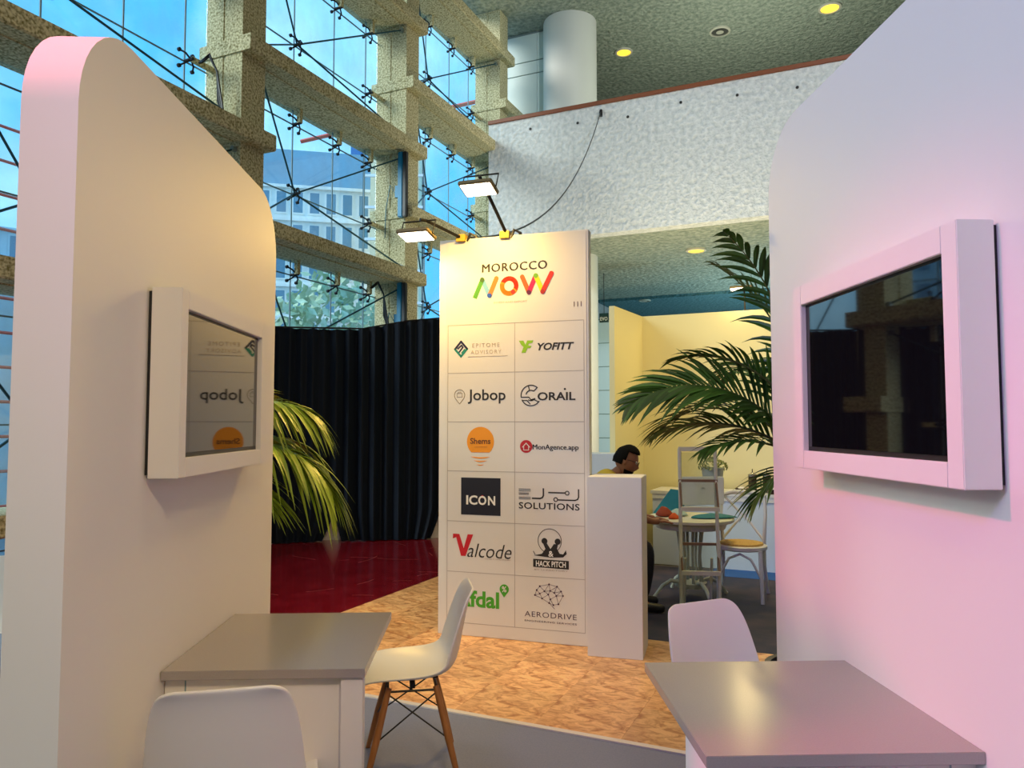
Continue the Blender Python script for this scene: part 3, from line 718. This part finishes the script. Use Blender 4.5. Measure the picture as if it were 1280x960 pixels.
# cable from the balcony to the sign
a_ = bw(-4.28, 13.70, 7.61); b_ = Vector((-.30, 5.42, 2.87)); pts = []
for k_ in range(25):
    s_ = k_ / 24; p = a_.lerp(b_, s_); p.z -= 4 * s_ * (1 - s_) * .62; pts.append(p)
cb = MB().tube([p - a_ for p in pts], .009, 6).build('power_cable', BLACK, None, a_, 0, True); tag(cb, 'thin black cable hanging from the balcony down to the sign', 'cable')
tag(MB().tube([(0, .08, 0), (0, -.03, 0), (0, -.04, -.12)], .03, 8).build('cable_hook', BLACK, None, a_), 'small black hook holding the cable under the balcony rail', 'hook')

# ------------------------------------------------------------ palms
def leaf_mb(p0, d, l, wd, g, up, seg=5):
    m = MB(); rings = []; side = d.cross(up)
    if side.length < .01: side = d.orthogonal()
    side.normalize(); nn = side.cross(d).normalized()
    for k_ in range(seg + 1):
        s_ = k_ / seg; p = p0 + d * l * s_ + Vector((0, 0, -g * l * s_ * s_))
        h_ = wd * (.45 + 1.1 * s_ if s_ < .35 else .835 * (1 - ((s_ - .35) / .65) ** 1.7) + .02)
        rings.append([m.b.verts.new(p - side * h_ + nn * h_ * .35), m.b.verts.new(p), m.b.verts.new(p + side * h_ + nn * h_ * .35)])
    for a, b_ in zip(rings, rings[1:]):
        for j in (0, 1): m.b.faces.new((a[j], a[j + 1], b_[j + 1], b_[j]))
    return m
def palm(label, loc, trunk_h, fronds, lmat, potr=.19, lean=(0, 0), wide=1.0):
    t = thing('potted_palm', label, 'palm', loc)
    MB().lathe([(potr * .72, 0), (potr * .78, .02), (potr, .36), (potr * 1.06, .37), (potr * 1.06, .40), (potr * .92, .40), (potr * .9, .34)], 24, capt=False).build('pot', POT, t, smooth=True)
    MB().lathe([(potr * .93, .345), (potr * .5, .352), (.01, .355)], 20, capb=False).build('soil', SOIL, t)
    top = Vector((lean[0], lean[1], trunk_h))
    tk = MB(); rr = random.Random(3)
    for k_ in range(3):
        a = Vector((rr.uniform(-.05, .05), rr.uniform(-.05, .05), .33)); tk.tube([a, a.lerp(top, .5) + Vector((.01, 0, 0)), top + Vector((rr.uniform(-.03, .03), rr.uniform(-.03, .03), 0))], [.028, .022, .014], 8)
    tk.build('trunk', TRUNK, t, smooth=True)
    for fi, f in enumerate(fronds):
        az, el, L, bend, n, ll = f[:6]; det = f[6] if len(f) > 6 else True; droop = f[7] if len(f) > 7 else .35; twist = f[8] if len(f) > 8 else 0; z0 = f[9] if len(f) > 9 else 0
        rr = random.Random(fi * 11 + int(L * 100)); pts = [top + Vector((0, 0, z0))]; N = 22; e_ = el
        for k_ in range(N):
            s_ = k_ / N; e_ = el - bend * s_ ** 1.25
            pts.append(pts[-1] + Vector((math.cos(R(az)) * math.cos(R(e_)), math.sin(R(az)) * math.cos(R(e_)), math.sin(R(e_)))) * L / N)
        fr = MB().tube(pts, [.008 - .0065 * k_ / N for k_ in range(N + 1)], 5).build('frond', STEM, t, smooth=True)
        rest = MB()
        for k_ in range(n):
            s_ = .22 + .78 * (k_ + .5) / n; x = s_ * N; i0 = min(int(x), N - 1); p = pts[i0].lerp(pts[i0 + 1], x - i0); tg = (pts[i0 + 1] - pts[i0]).normalized()
            sd = tg.cross(Vector((0, 0, 1))).normalized(); up = sd.cross(tg).normalized()
            if twist: q = Matrix.Rotation(R(twist), 3, tg); sd = q @ sd; up = q @ up
            for sgn in (-1, 1):
                ang = R(62 - 40 * s_ + rr.uniform(-5, 5)); lf_ = ll * (math.sin(math.pi * min(1, (.18 + .82 * s_)) ** .85) ** .55 + .12) * rr.uniform(.9, 1.08)
                d = (tg * math.cos(ang) + (sd * sgn + up * (.45 + rr.uniform(-.1, .1))).normalized() * math.sin(ang)).normalized()
                mb = leaf_mb(p, d, lf_, (.0135 + .004 * rr.random()) * wide, droop * rr.uniform(.7, 1.3), up)
                if det: mb.build('leaflet', lmat, fr, smooth=False)
                else:
                    me = bpy.data.meshes.new('x'); mb.b.to_mesh(me); mb.b.free(); rest.b.from_mesh(me); bpy.data.meshes.remove(me)
        if not det: rest.build('leaflets', lmat, fr, kind='stuff')
        else: rest.b.free()
    return t
# azimuth: 180 = picture left, -90 = towards the camera
palm('dark green potted palm leaning out from behind the right partition', (1.36, 3.45, 0), 1.33, [
    (184, 58, .98, 98, 34, .30, True, .28, -48),
    (176, 38, .72, 66, 20, .26, True, .4, 20),
    (187, 30, .52, 60, 16, .20, True, .4, -10),
    (180, 66, .78, 88, 18, .24, True, .3, 10, .12),
    (182, 87, .95, 60, 18, .26, True, .35, -10, .12),
    (215, 84, 1.1, 62, 16, .26, True, .4, 30, .1),
    (192, -15, .34, 50, 10, .20, True, .4, 0),
    (40, 60, 1.1, 90, 22, .3, False), (100, 65, 1.1, 95, 22, .3, False), (-20, 55, .9, 70, 18, .3, False), (70, 85, 1.1, 50, 20, .3, False), (140, 50, .9, 100, 22, .3, False)], LEAF)
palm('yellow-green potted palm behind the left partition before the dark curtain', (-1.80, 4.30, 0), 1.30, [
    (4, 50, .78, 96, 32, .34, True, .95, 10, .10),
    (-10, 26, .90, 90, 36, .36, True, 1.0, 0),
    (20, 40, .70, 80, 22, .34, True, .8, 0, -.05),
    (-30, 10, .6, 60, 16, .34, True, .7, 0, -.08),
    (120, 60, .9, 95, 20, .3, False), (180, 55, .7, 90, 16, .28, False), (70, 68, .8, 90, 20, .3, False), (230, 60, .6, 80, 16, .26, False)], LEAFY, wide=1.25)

# ------------------------------------------------------------ neighbouring stand
K0 = Vector((1.543, 8.75, 0)); kx = EX; 
kd = Vector((1.10, 7.95, 0)) - K0; ka = math.atan2(kd.y, kd.x)
MB().box(0, 5.2, 0, .06, 0, 2.77).build('stand_wall_back', CWALL, None, K0, RB, kind='structure')
MB().box(-.06, kd.length, -.06, 0, 0, 2.77).build('stand_wall_side', CWALL, None, K0, ka, kind='structure')
# counter: front bottom line from (1.4,8.15) towards EX
ct0 = Vector((1.52, 8.10, 0))
ct = thing('counter', 'long white counter with pale blue front along the stand wall', 'counter', ct0, RB)
MB().box(0, 1.42, 0, .03, .0, .70).build('front_panel', COUNTER, ct); MB().box(1.425, 3.4, 0, .03, 0, .70).build('front_panel', COUNTER, ct)
MB().box(0, .03, .03, .5, 0, .70).build('end_panel', COUNTER, ct)
MB().box(-.02, 3.42, -.02, .52, .75, .785, bev=.002).build('worktop', WHITEL, ct); MB().box(0, 3.4, -.012, .5, .70, .75).build('edge_rail', WHITEL, ct)
def onct(u, v, z=.785): return ct0 + EX * u + EY * v + Vector((0, 0, z))
cab = MB().box(-.5, .0, -.02, .35, 0, 1.20, bev=.003).build('cabinet', COUNTER, None, (1.08, 7.50, 0), RB); tag(cab, 'white cabinet behind the head of the seated man', 'cabinet')
# potted plant in a grey bucket
pp = thing('bucket_plant', 'small green plant in a grey bucket on the counter', 'plant', onct(.62, .12))
MB().lathe([(.085, 0), (.115, .235), (.122, .24), (.122, .25), (.108, .25)], 24, capt=False).build('bucket', mat('grey_zinc', (.32, .36, .38), .5), pp, smooth=True)
m = MB(); rr = random.Random(5)
for _ in range(160):
    th = rr.uniform(0, 6.28); ph = rr.uniform(.1, 1.5); q = Vector((math.sin(ph) * math.cos(th) * .15, math.sin(ph) * math.sin(th) * .15, .23 + math.cos(ph) * .12))
    a = Vector((rr.uniform(-1, 1), rr.uniform(-1, 1), rr.uniform(0, 1))).normalized() * .03; b_ = a.orthogonal().normalized() * .012; m.face([q - a, q - b_, q + a, q + b_])
m.build('foliage', mat('olive_foliage', (.20, .24, .08), .7), pp, kind='stuff')
# coffee presses and dishes on the counter
GL2 = mat('dark_brew', (.05, .035, .02), .15)
def press(loc, label):
    t = thing('coffee_press', label, 'coffee press', loc)
    MB().lathe([(.038, 0), (.042, .01), (.042, .17), (.044, .175)], 20).build('glass_body', GL2, t, smooth=True)
    MB().lathe([(.045, .17), (.046, .19), (.02, .20), (.012, .21)], 20).build('lid', mat('chrome', (.6, .58, .5), .2, .9), t, smooth=True)
    MB().tube([(0, 0, .20), (0, 0, .245)], .005, 6).build('plunger', DARK, t)
    MB().tube([(.044, 0, .15), (.085, 0, .145), (.088, 0, .05), (.044, 0, .035)], .008, 6).build('handle', mat('chrome', (0, 0, 0)), t, smooth=True)
    return t
p0 = press(onct(1.02, .16), 'glass coffee press on the counter, leftmost of three')
dup(p0, onct(1.16, .2), 0, 'glass coffee press on the counter, middle of three'); dup(p0, onct(1.32, .15), 0, 'glass coffee press on the counter, rightmost of three')
def dish(loc, label):
    t = thing('serving_dish', label, 'dish', loc)
    MB().lathe([(.055, 0), (.075, .05), (.07, .05), (.05, .012)], 20, capt=True).build('bowl', mat('dark_brown_glaze', (.06, .03, .02), .4), t, smooth=True)
    MB().lathe([(.02, .03), (.045, .05), (.02, .066)], 12).build('filling', mat('pale_filling', (.75, .72, .7), .6), t, smooth=True)
    return t
d0 = dish(onct(.93, .05), 'small dark dish on the counter, first from the left')
for k_, (u_, s_) in enumerate(((1.24, 'second'), (1.50, 'third'), (1.76, 'fourth'), (2.02, 'fifth'))): dup(d0, onct(u_, .05), 0, 'small dark dish on the counter, %s from the left' % s_)

# chairs of the stand
def cross_chair(label, loc, rz, m_=WHITEL):
    t = thing('cross_back_chair', label, 'chair', loc, rz)
    MB().lathe([(.20, .42), (.215, .43), (.215, .455), (.20, .462)], 32, sx=1.0, sy=.97).build('seat_frame', m_, t, smooth=True)
    MB().lathe([(.185, .455), (.18, .478), (.12, .484), (.01, .486)], 32, sy=.97).build('seat_pad', RATTAN, t, smooth=True)
    for s_ in (-1, 1):
        MB().tube([(s_ * .165, .15, .43), (s_ * .175, .175, .2), (s_ * .18, .185, 0)], [.018, .017, .015], 8).build('leg', m_, t, smooth=True)
        MB().tube([(s_ * .20, -.27, 0), (s_ * .175, -.20, .25), (s_ * .175, -.175, .45), (s_ * .19, -.205, .7), (s_ * .185, -.235, .86)], [.014, .016, .017, .015, .014], 8).build('leg', m_, t, smooth=True)
        MB().tube([(s_ * .17, -.17, .22), (s_ * .165, -.1, .35), (s_ * .15, 0, .40), (s_ * .165, .1, .35), (s_ * .17, .165, .22)], .011, 7).build('arched_brace', m_, t, smooth=True)
    MB().tube([(-.165, .17, .22), (-.09, .17, .36), (0, .16, .40), (.09, .17, .36), (.165, .17, .22)], .011, 7).build('arched_brace', m_, t, smooth=True)
    MB().tube([(-.19, -.232, .855), (-.1, -.25, .885), (0, -.255, .89), (.1, -.25, .885), (.19, -.232, .855)], .02, 8).build('top_rail', m_, t, smooth=True)
    MB().tube([(-.17, -.18, .48), (-.06, -.225, .62), (.08, -.24, .76), (.165, -.235, .85)], .010, 6).build('cross_slat', m_, t, smooth=True)
    MB().tube([(.17, -.18, .48), (.06, -.232, .62), (-.08, -.247, .76), (-.165, -.235, .85)], .010, 6).build('cross_slat', m_, t, smooth=True)
    return t
c1 = cross_chair('white cross-back chair with yellow seat right of the round table', (1.99, 6.52, 0), R(158))
dup(c1, (2.83, 8.72 - .45 - .02, 0) if False else (2.80, 8.02, 0), R(175), 'pale cross-back chair by the counter, mostly behind the palm')
# round table
tb = thing('round_table', 'small round cream table with spindle pedestal behind the display stand', 'table', (1.555, 6.56, 0))
MB().lathe([(.36, .655), (.375, .665), (.375, .685), (.36, .69)], 40).build('table_top', CREAM, tb, smooth=True)
MB().lathe([(.30, .60), (.32, .655)], 32).build('apron', CREAM, tb)
for k_ in range(8):
    q = 2 * math.pi * k_ / 8; MB().tube([(math.cos(q) * .10, math.sin(q) * .10, .13), (math.cos(q) * .085, math.sin(q) * .085, .35), (math.cos(q) * .11, math.sin(q) * .11, .61)], [.014, .010, .014], 7).build('spindle', mat('grey_cream', (.45, .47, .42), .5), tb, smooth=True)
MB().lathe([(.13, .09), (.14, .13)], 20).build('pedestal_ring', CREAM, tb)
for k_ in range(4):
    q = R(15 + 90 * k_); c_, s_ = math.cos(q), math.sin(q)
    MB().tube([(c_ * r_, s_ * r_, z_) for r_, z_ in ((.10, .13), (.19, .15), (.27, .11), (.33, .04), (.35, .012))], [.016, .018, .016, .014, .018], 8).build('foot', CREAM, tb, smooth=True)
# things on the table: monitor, cloths, teal laptop
mo = thing('monitor', 'back of a white computer monitor on the round table', 'monitor', (1.70, 6.70, .69), R(4))
MB().box(-.20, .20, -.012, .012, .09, .34, bev=.008).build('screen_case', WHITEL, mo)
MB().prism([(-.012, 0), (-.12, 0), (-.12, .006), (-.025, .012), (-.02, .2), (-.012, .2)], 0, -.045, .045).build('stand', mat('pale_alu', (.62, .66, .66), .35, .3), mo)
MB().lathe([(.016, -.001), (.016, .001)], 16).build('emblem', mat('ink_grey2', (.12, .14, .16), .5), mo).location = (0, -.0135, .24)
mo.children[-1].rotation_euler = (R(90), 0, 0)
tealm = mat('teal_cloth', (.02, .20, .24), .7, bump=(20, .5))
def crumple(name, m_, label, cat, loc, rx, ry, h_, seed):
    rr = random.Random(seed); m = MB(); N_ = 14; g = []
    for i_ in range(5):
        s_ = i_ / 4; row = []
        for k_ in range(N_):
            q = 2 * math.pi * k_ / N_; r_ = (1 - .8 * s_ ** 1.6) * (1 + .12 * math.sin(3 * q + seed) + .06 * rr.uniform(-1, 1))
            row.append(m.b.verts.new((rx * r_ * math.cos(q), ry * r_ * math.sin(q), h_ * s_ * (1 + .2 * rr.uniform(-1, 1)) if i_ else 0)))
        g.append(row)
    for a, b_ in zip(g, g[1:]):
        for k_ in range(N_): m.b.faces.new((a[k_], a[(k_ + 1) % N_], b_[(k_ + 1) % N_], b_[k_]))
    m.b.faces.new(g[-1]); m.b.faces.new(g[0][::-1])
    o = subsurf(m.build(name, m_, None, loc), 1); return tag(o, label, cat)
crumple('folded_cloth', tealm, 'flat teal cloth lying on the right side of the round table', 'cloth', (1.72, 6.46, .692), .22, .09, .04, 2)
crumple('folded_cloth', mat('pale_teal_cloth', (.42, .56, .50), .8), 'pale crumpled cloth at the middle of the round table', 'cloth', (1.47, 6.63, .692), .10, .08, .06, 5)
crumple('fabric_pile', mat('red_brown_cloth', (.30, .05, .02), .8), 'red-brown bundle on the left edge of the round table', 'cloth', (1.33, 6.58, .692), .085, .07, .09, 8)
crumple('orange_pouch', mat('orange_cloth', (.72, .10, .01), .7), 'small orange pouch lying before the red-brown bundle', 'pouch', (1.38, 6.40, .692), .055, .04, .05, 9)
lp = MB().prism([(-.14, 0), (.12, 0), (.17, .20), (.02, .22), ], 1, 0, .02).build('teal_folder', tealm, None, (1.42, 6.79, .692), R(-8)); tag(lp, 'teal folder standing tilted on the round table left of the monitor', 'folder')
# display stand with tilted clear panels
ds = thing('brochure_stand', 'cream folding brochure stand with clear tilted panels before the round table', 'display stand', (1.50, 6.02, 0), R(-6))
for s_ in (-1, 1):
    MB().tube([(s_ * .150, -.04, 0), (s_ * .148, -.02, .5), (s_ * .142, .02, .85), (s_ * .142, .05, 1.30)], .015, 6).build('upright', CREAM, ds)
    MB().tube([(s_ * .105, .16, 0), (s_ * .105, .05, .42), ], .012, 6).build('rear_leg', CREAM, ds)
brs = mat('brown_lip', (.22, .13, .08), .5)
MB().box(-.15, .15, .04, .06, 1.28, 1.315).build('top_rail', CREAM, ds)
for (zt, zb, yt, yb) in ((1.27, 1.05, .045, .035), (1.035, .835, .03, -.07), (.53, .335, .02, -.08)):
    m = MB(); m.prism([(yt, zt), (yb, zb), (yb - .004, zb), (yt - .004, zt)], 0, -.138, .138); m.build('clear_panel', ACRYL, ds)
    for s_ in (-1, 1): MB().tube([(s_ * .143, yt, zt), (s_ * .143, yb, zb)], .009, 6).build('panel_edge', brs if zt < 1.2 else CREAM, ds)
for (z_, y_) in ((1.04, .03), (.535, .02)): MB().box(-.155, .155, y_ - .01, y_ + .01, z_ - .008, z_ + .012).build('brown_rail', brs, ds)
for (z_, y_) in ((.825, -.075), (.325, -.085)): MB().box(-.15, .15, y_ - .02, y_ + .012, z_ - .014, z_ + .018).build('lip', CREAM, ds)
MB().box(-.16, .16, -.055, -.025, 0, .015).build('foot_bar', CREAM, ds)
# hanging sign far under the balcony
hs_ = thing('hanging_sign', 'tiny dark hanging sign far behind, left of the stand wall', 'sign', bw(-7.0 + 1.35, 22.0, 4.35), RB)
hs_.location = Vector((2.20, 17.7, 3.93))
MB().box(-.11, .11, 0, .03, 0, .22).build('plate', mat('dark_teal', (.01, .05, .06), .5), hs_)
text('EVO', -.09, .09, .04, .13, mat('sign_white', (.8, .85, .85), .5), .02, y=-.002, parent=hs_)
MB().tube([(0, .015, .22), (0, .015, 1.19)], .008, 5).build('hanger', DARK, hs_)
# lamp above the stand, by the palm
fl = thing('stand_flood_light', 'bright flood light above the stand wall, seen through the palm', 'flood light', (2.58, 8.30, 3.02), RB)
MB().box(-.12, .12, -.05, .05, 0, .03, bev=.005).build('housing', mat('brass_grey', (0, 0, 0)), fl); MB().box(-.11, .11, -.055, .04, -.012, 0).build('led_panel', LED, fl)
MB().tube([(0, .04, .015), (0, .25, .05), (0, .31, -.25)], .01, 6).build('arm', DARK, fl)
l = bpy.data.lights.new('stand_lamp', 'AREA'); l.size = .2; l.energy = 10; l.color = (1, .74, .3); lo = bpy.data.objects.new('stand_lamp', l); C.objects.link(lo); lo.parent = fl; lo.location = (0, 0, -.02)

# ------------------------------------------------------------ seated man
def skin(name, m_, parent, verts, edges, radii, lv=2, root=0):
    me = bpy.data.meshes.new(name); me.from_pydata(verts, edges, []); o = bpy.data.objects.new(name, me); C.objects.link(o)
    md = o.modifiers.new('s', 'SKIN'); md.use_smooth_shade = True
    for v, r_ in zip(me.skin_vertices[0].data, radii):
        v.radius = (r_, r_) if not isinstance(r_, tuple) else r_; v.use_root = False
    me.skin_vertices[0].data[root].use_root = True
    md2 = o.modifiers.new('u', 'SUBSURF'); md2.levels = lv; md2.render_levels = lv
    bpy.context.view_layer.update()
    nm = bpy.data.meshes.new_from_object(o.evaluated_get(bpy.context.evaluated_depsgraph_get())); bpy.data.objects.remove(o)
    nm.materials.clear(); nm.materials.append(m_); nm.name = name
    for p in nm.polygons: p.use_smooth = True
    o = bpy.data.objects.new(name, nm); C.objects.link(o); o.parent = parent; return o
SKIN_ = mat('skin', (.30, .13, .07), .55); HAIR = mat('dark_hair', (.006, .005, .004), .85, spec=.15, bump=(60, .6)); SHIRT = mat('yellow_shirt', (.58, .40, .03), .8, bump=(12, .3)); TROU = mat('navy_trousers', (.006, .007, .016), .85, bump=(12, .3))
pe = thing('person', 'dark-haired man with glasses in a yellow shirt, seated left of the round table', 'person', (.62, 6.12, 0))
# local x = facing direction
hip = (.0, 0, .52)
V = [hip, (.03, 0, .72), (.12, 0, .92), (.175, 0, 1.03), (.235, 0, 1.10), (.28, 0, 1.15),
     (.14, -.17, 1.00), (.30, -.24, .80), (.50, -.10, .72), (.57, -.06, .715),
     (.14, .17, 1.00), (.30, .26, .80), (.50, .16, .72), (.57, .12, .715),
     (.04, -.10, .50), (.46, -.13, .53), (.44, -.13, .30), (.40, -.13, .08), (.52, -.13, .04),
     (.04, .10, .50), (.47, .15, .53), (.46, .15, .30), (.42, .15, .08), (.54, .15, .04)]
Ed = [(0, 1), (1, 2), (2, 3), (3, 4), (4, 5), (3, 6), (6, 7), (7, 8), (8, 9), (3, 10), (10, 11), (11, 12), (12, 13), (0, 14), (14, 15), (15, 16), (16, 17), (17, 18), (0, 19), (19, 20), (20, 21), (21, 22), (22, 23)]
rad = [.13, .125, .13, .085, .045, .045, .045, .042, .028, .03, .045, .042, .028, .03, .085, .062, .052, .036, .03, .085, .062, .052, .036, .03]
skin('body', SKIN_, pe, V, Ed, rad)
skin('shirt', SHIRT, pe, V[:3] + [(.165, 0, 1.045), (.225, 0, 1.115)] + [(.14, -.17, 1.03), V[7], (.44, -.14, .74), (.14, .17, 1.03), V[11], (.44, .19, .74)], [(0, 1), (1, 2), (2, 3), (3, 4), (3, 5), (5, 6), (6, 7), (3, 8), (8, 9), (9, 10)], [.145, .142, .16, .155, .085, .085, .058, .043, .085, .058, .043])
skin('trousers', TROU, pe, [V[0], V[14], V[15], V[16], (.41, -.13, .12), V[19], V[20], V[21], (.43, .15, .12)], [(0, 1), (1, 2), (2, 3), (3, 4), (0, 5), (5, 6), (6, 7), (7, 8)], [.145, .10, .078, .068, .058, .10, .078, .068, .058])
for y_ in (-.13, .15): skin('shoe', BLACK, pe, [(.40, y_, .06), (.48, y_, .045), (.60, y_, .035)], [(0, 1), (1, 2)], [.045, .042, .034], 2)
for y_ in (-.06, .12):
    for k_ in range(4):
        yy = y_ + (k_ - 1.5) * .021; ln = (.062, .072, .068, .052)[k_]
        skin('finger', SKIN_, pe, [(.57, yy * 1.0, .715), (.61, yy, .718), (.61 + ln * .6, yy, .708), (.61 + ln, yy, .698)], [(0, 1), (1, 2), (2, 3)], [.010, .009, .008, .007], 1)
    skin('thumb', SKIN_, pe, [(.54, y_ + .02, .715), (.575, y_ + .045, .71), (.61, y_ + .05, .702)], [(0, 1), (1, 2)], [.011, .010, .008], 1)
# head: shaped sphere, looking down to the right
Hm = Matrix.Translation((.315, 0, 1.20)) @ Matrix.Rotation(R(22), 4, 'Y') @ Matrix.Rotation(R(-12), 4, 'Z')
m = MB(); bmesh.ops.create_uvsphere(m.b, u_segments=24, v_segments=18, radius=1)
for v in m.b.verts:
    x, y, z = v.co; X = x * .098; Y = y * .076; Z = z * .118
    if z < 0: Y *= 1 - .28 * z * z; X = X * (1 - .10 * z * z) + (.018 * -z if x > 0 else .03 * -z)
    if x > .6 and -.35 < z < .12 and abs(y) < .25: X += .020 * (1 - abs(y) / .25) * (1 - abs(z + .18) / .32 if abs(z + .18) < .32 else 0)
    if x > .6 and .05 < z < .3 and .2 < abs(y) < .65: X -= .008
    v.co = Hm @ Vector((X, Y, Z))
hd = m.build('head', SKIN_, pe, smooth=True); hd.data.set_sharp_from_angle(angle=R(180)) if False else None
def hp(x, y, z): return Hm @ Vector((x, y, z))
for s_ in (-1, 1):
    m = MB(); bmesh.ops.create_uvsphere(m.b, u_segments=10, v_segments=8, radius=1)
    for v in m.b.verts: v.co = hp(-.002 + v.co.x * .018, s_ * .077 + v.co.y * .008, -.005 + v.co.z * .03)
    m.build('ear', SKIN_, hd, smooth=True)
    m = MB(); bmesh.ops.create_uvsphere(m.b, u_segments=10, v_segments=8, radius=.011)
    for v in m.b.verts: v.co = hp(.083 + v.co.x, s_ * .031 + v.co.y, .012 + v.co.z)
    m.build('eye', mat('eye_white', (.6, .58, .55), .3), hd, smooth=True)
    m = MB(); m.tube([hp(.104 + .0 * k_, s_ * .033 + .022 * math.cos(2 * math.pi * k_ / 12), .010 + .018 * math.sin(2 * math.pi * k_ / 12)) for k_ in range(12)], .0022, 5, closed=True)
    m.tube([hp(.100, s_ * .055, .014), hp(.05, s_ * .076, .014), hp(0, s_ * .080, .008)], .0022, 5); m.build('glasses', BLACK, hd)
MB().tube([hp(.084, -.026, -.052), hp(.093, 0, -.050), hp(.084, .026, -.052)], .005, 6).build('mouth', mat('lips', (.28, .07, .05), .5), hd)
m = MB(); bmesh.ops.create_uvsphere(m.b, u_segments=28, v_segments=20, radius=1)
rr = random.Random(2)
for v in list(m.b.verts):
    x, y, z = v.co
    front = z < .48 + .1 * x if x > .15 else (z < -.42 if x < -.1 else z < -.05)
    if front: m.b.verts.remove(v); continue
    k_ = 1.12 + rr.uniform(-.02, .03); v.co = hp(x * .098 * k_ + (.006 if z > .6 else 0), y * .079 * k_, z * .118 * (k_ + .04))
h_ = m.build('hair', HAIR, hd, smooth=True); md = h_.modifiers.new('s', 'SOLIDIFY'); md.thickness = .014; md.offset = -1
m = MB(); bmesh.ops.create_uvsphere(m.b, u_segments=20, v_segments=16, radius=1)
for v in list(m.b.verts):
    x, y, z = v.co
    if z > -.42 or x < 0.0: m.b.verts.remove(v); continue
    Z = z * .118; X = x * .098 * (1 - .10 * z * z) + .018 * -z; Y = y * .076 * (1 - .28 * z * z); v.co = hp(X * 1.05, Y * 1.06, Z * 1.04)
m.build('beard', HAIR, hd, smooth=True)
# the chair he sits on
c3 = cross_chair('cross-back chair under the seated man, hidden behind the plinth', (.64, 6.12, 0), R(-90), mat('dark_lacquer', (.02, .02, .025), .5))

# repeats carry a shared group
GR = {'shell_chair': 'white shell chairs of the booth', 'cross_back_chair': 'cross-back chairs of the neighbouring stand', 'flood_light': 'flood lights on the sign', 'ceiling_downlight': 'round ceiling downlights',
      'stage_curtain': 'navy curtains in front of the glass', 'coffee_press': 'coffee presses on the counter', 'serving_dish': 'dark dishes on the counter', 'wall_television': 'framed televisions on the partitions',
      'partition_table': 'grey-topped booth tables', 'partition_panel': 'white booth partitions', 'tube_lamp': 'blue tube lamps on the concrete column', 'street_tree': 'street trees outside', 'potted_palm': 'potted palms', 'folded_cloth': 'cloths on the round table', 'cable_bundle': 'cable bundles on the glass front'}
for o in C.objects:
    if o.parent is None and 'category' in o:
        g = GR.get(o.name.split('.')[0])
        if g: o['group'] = g
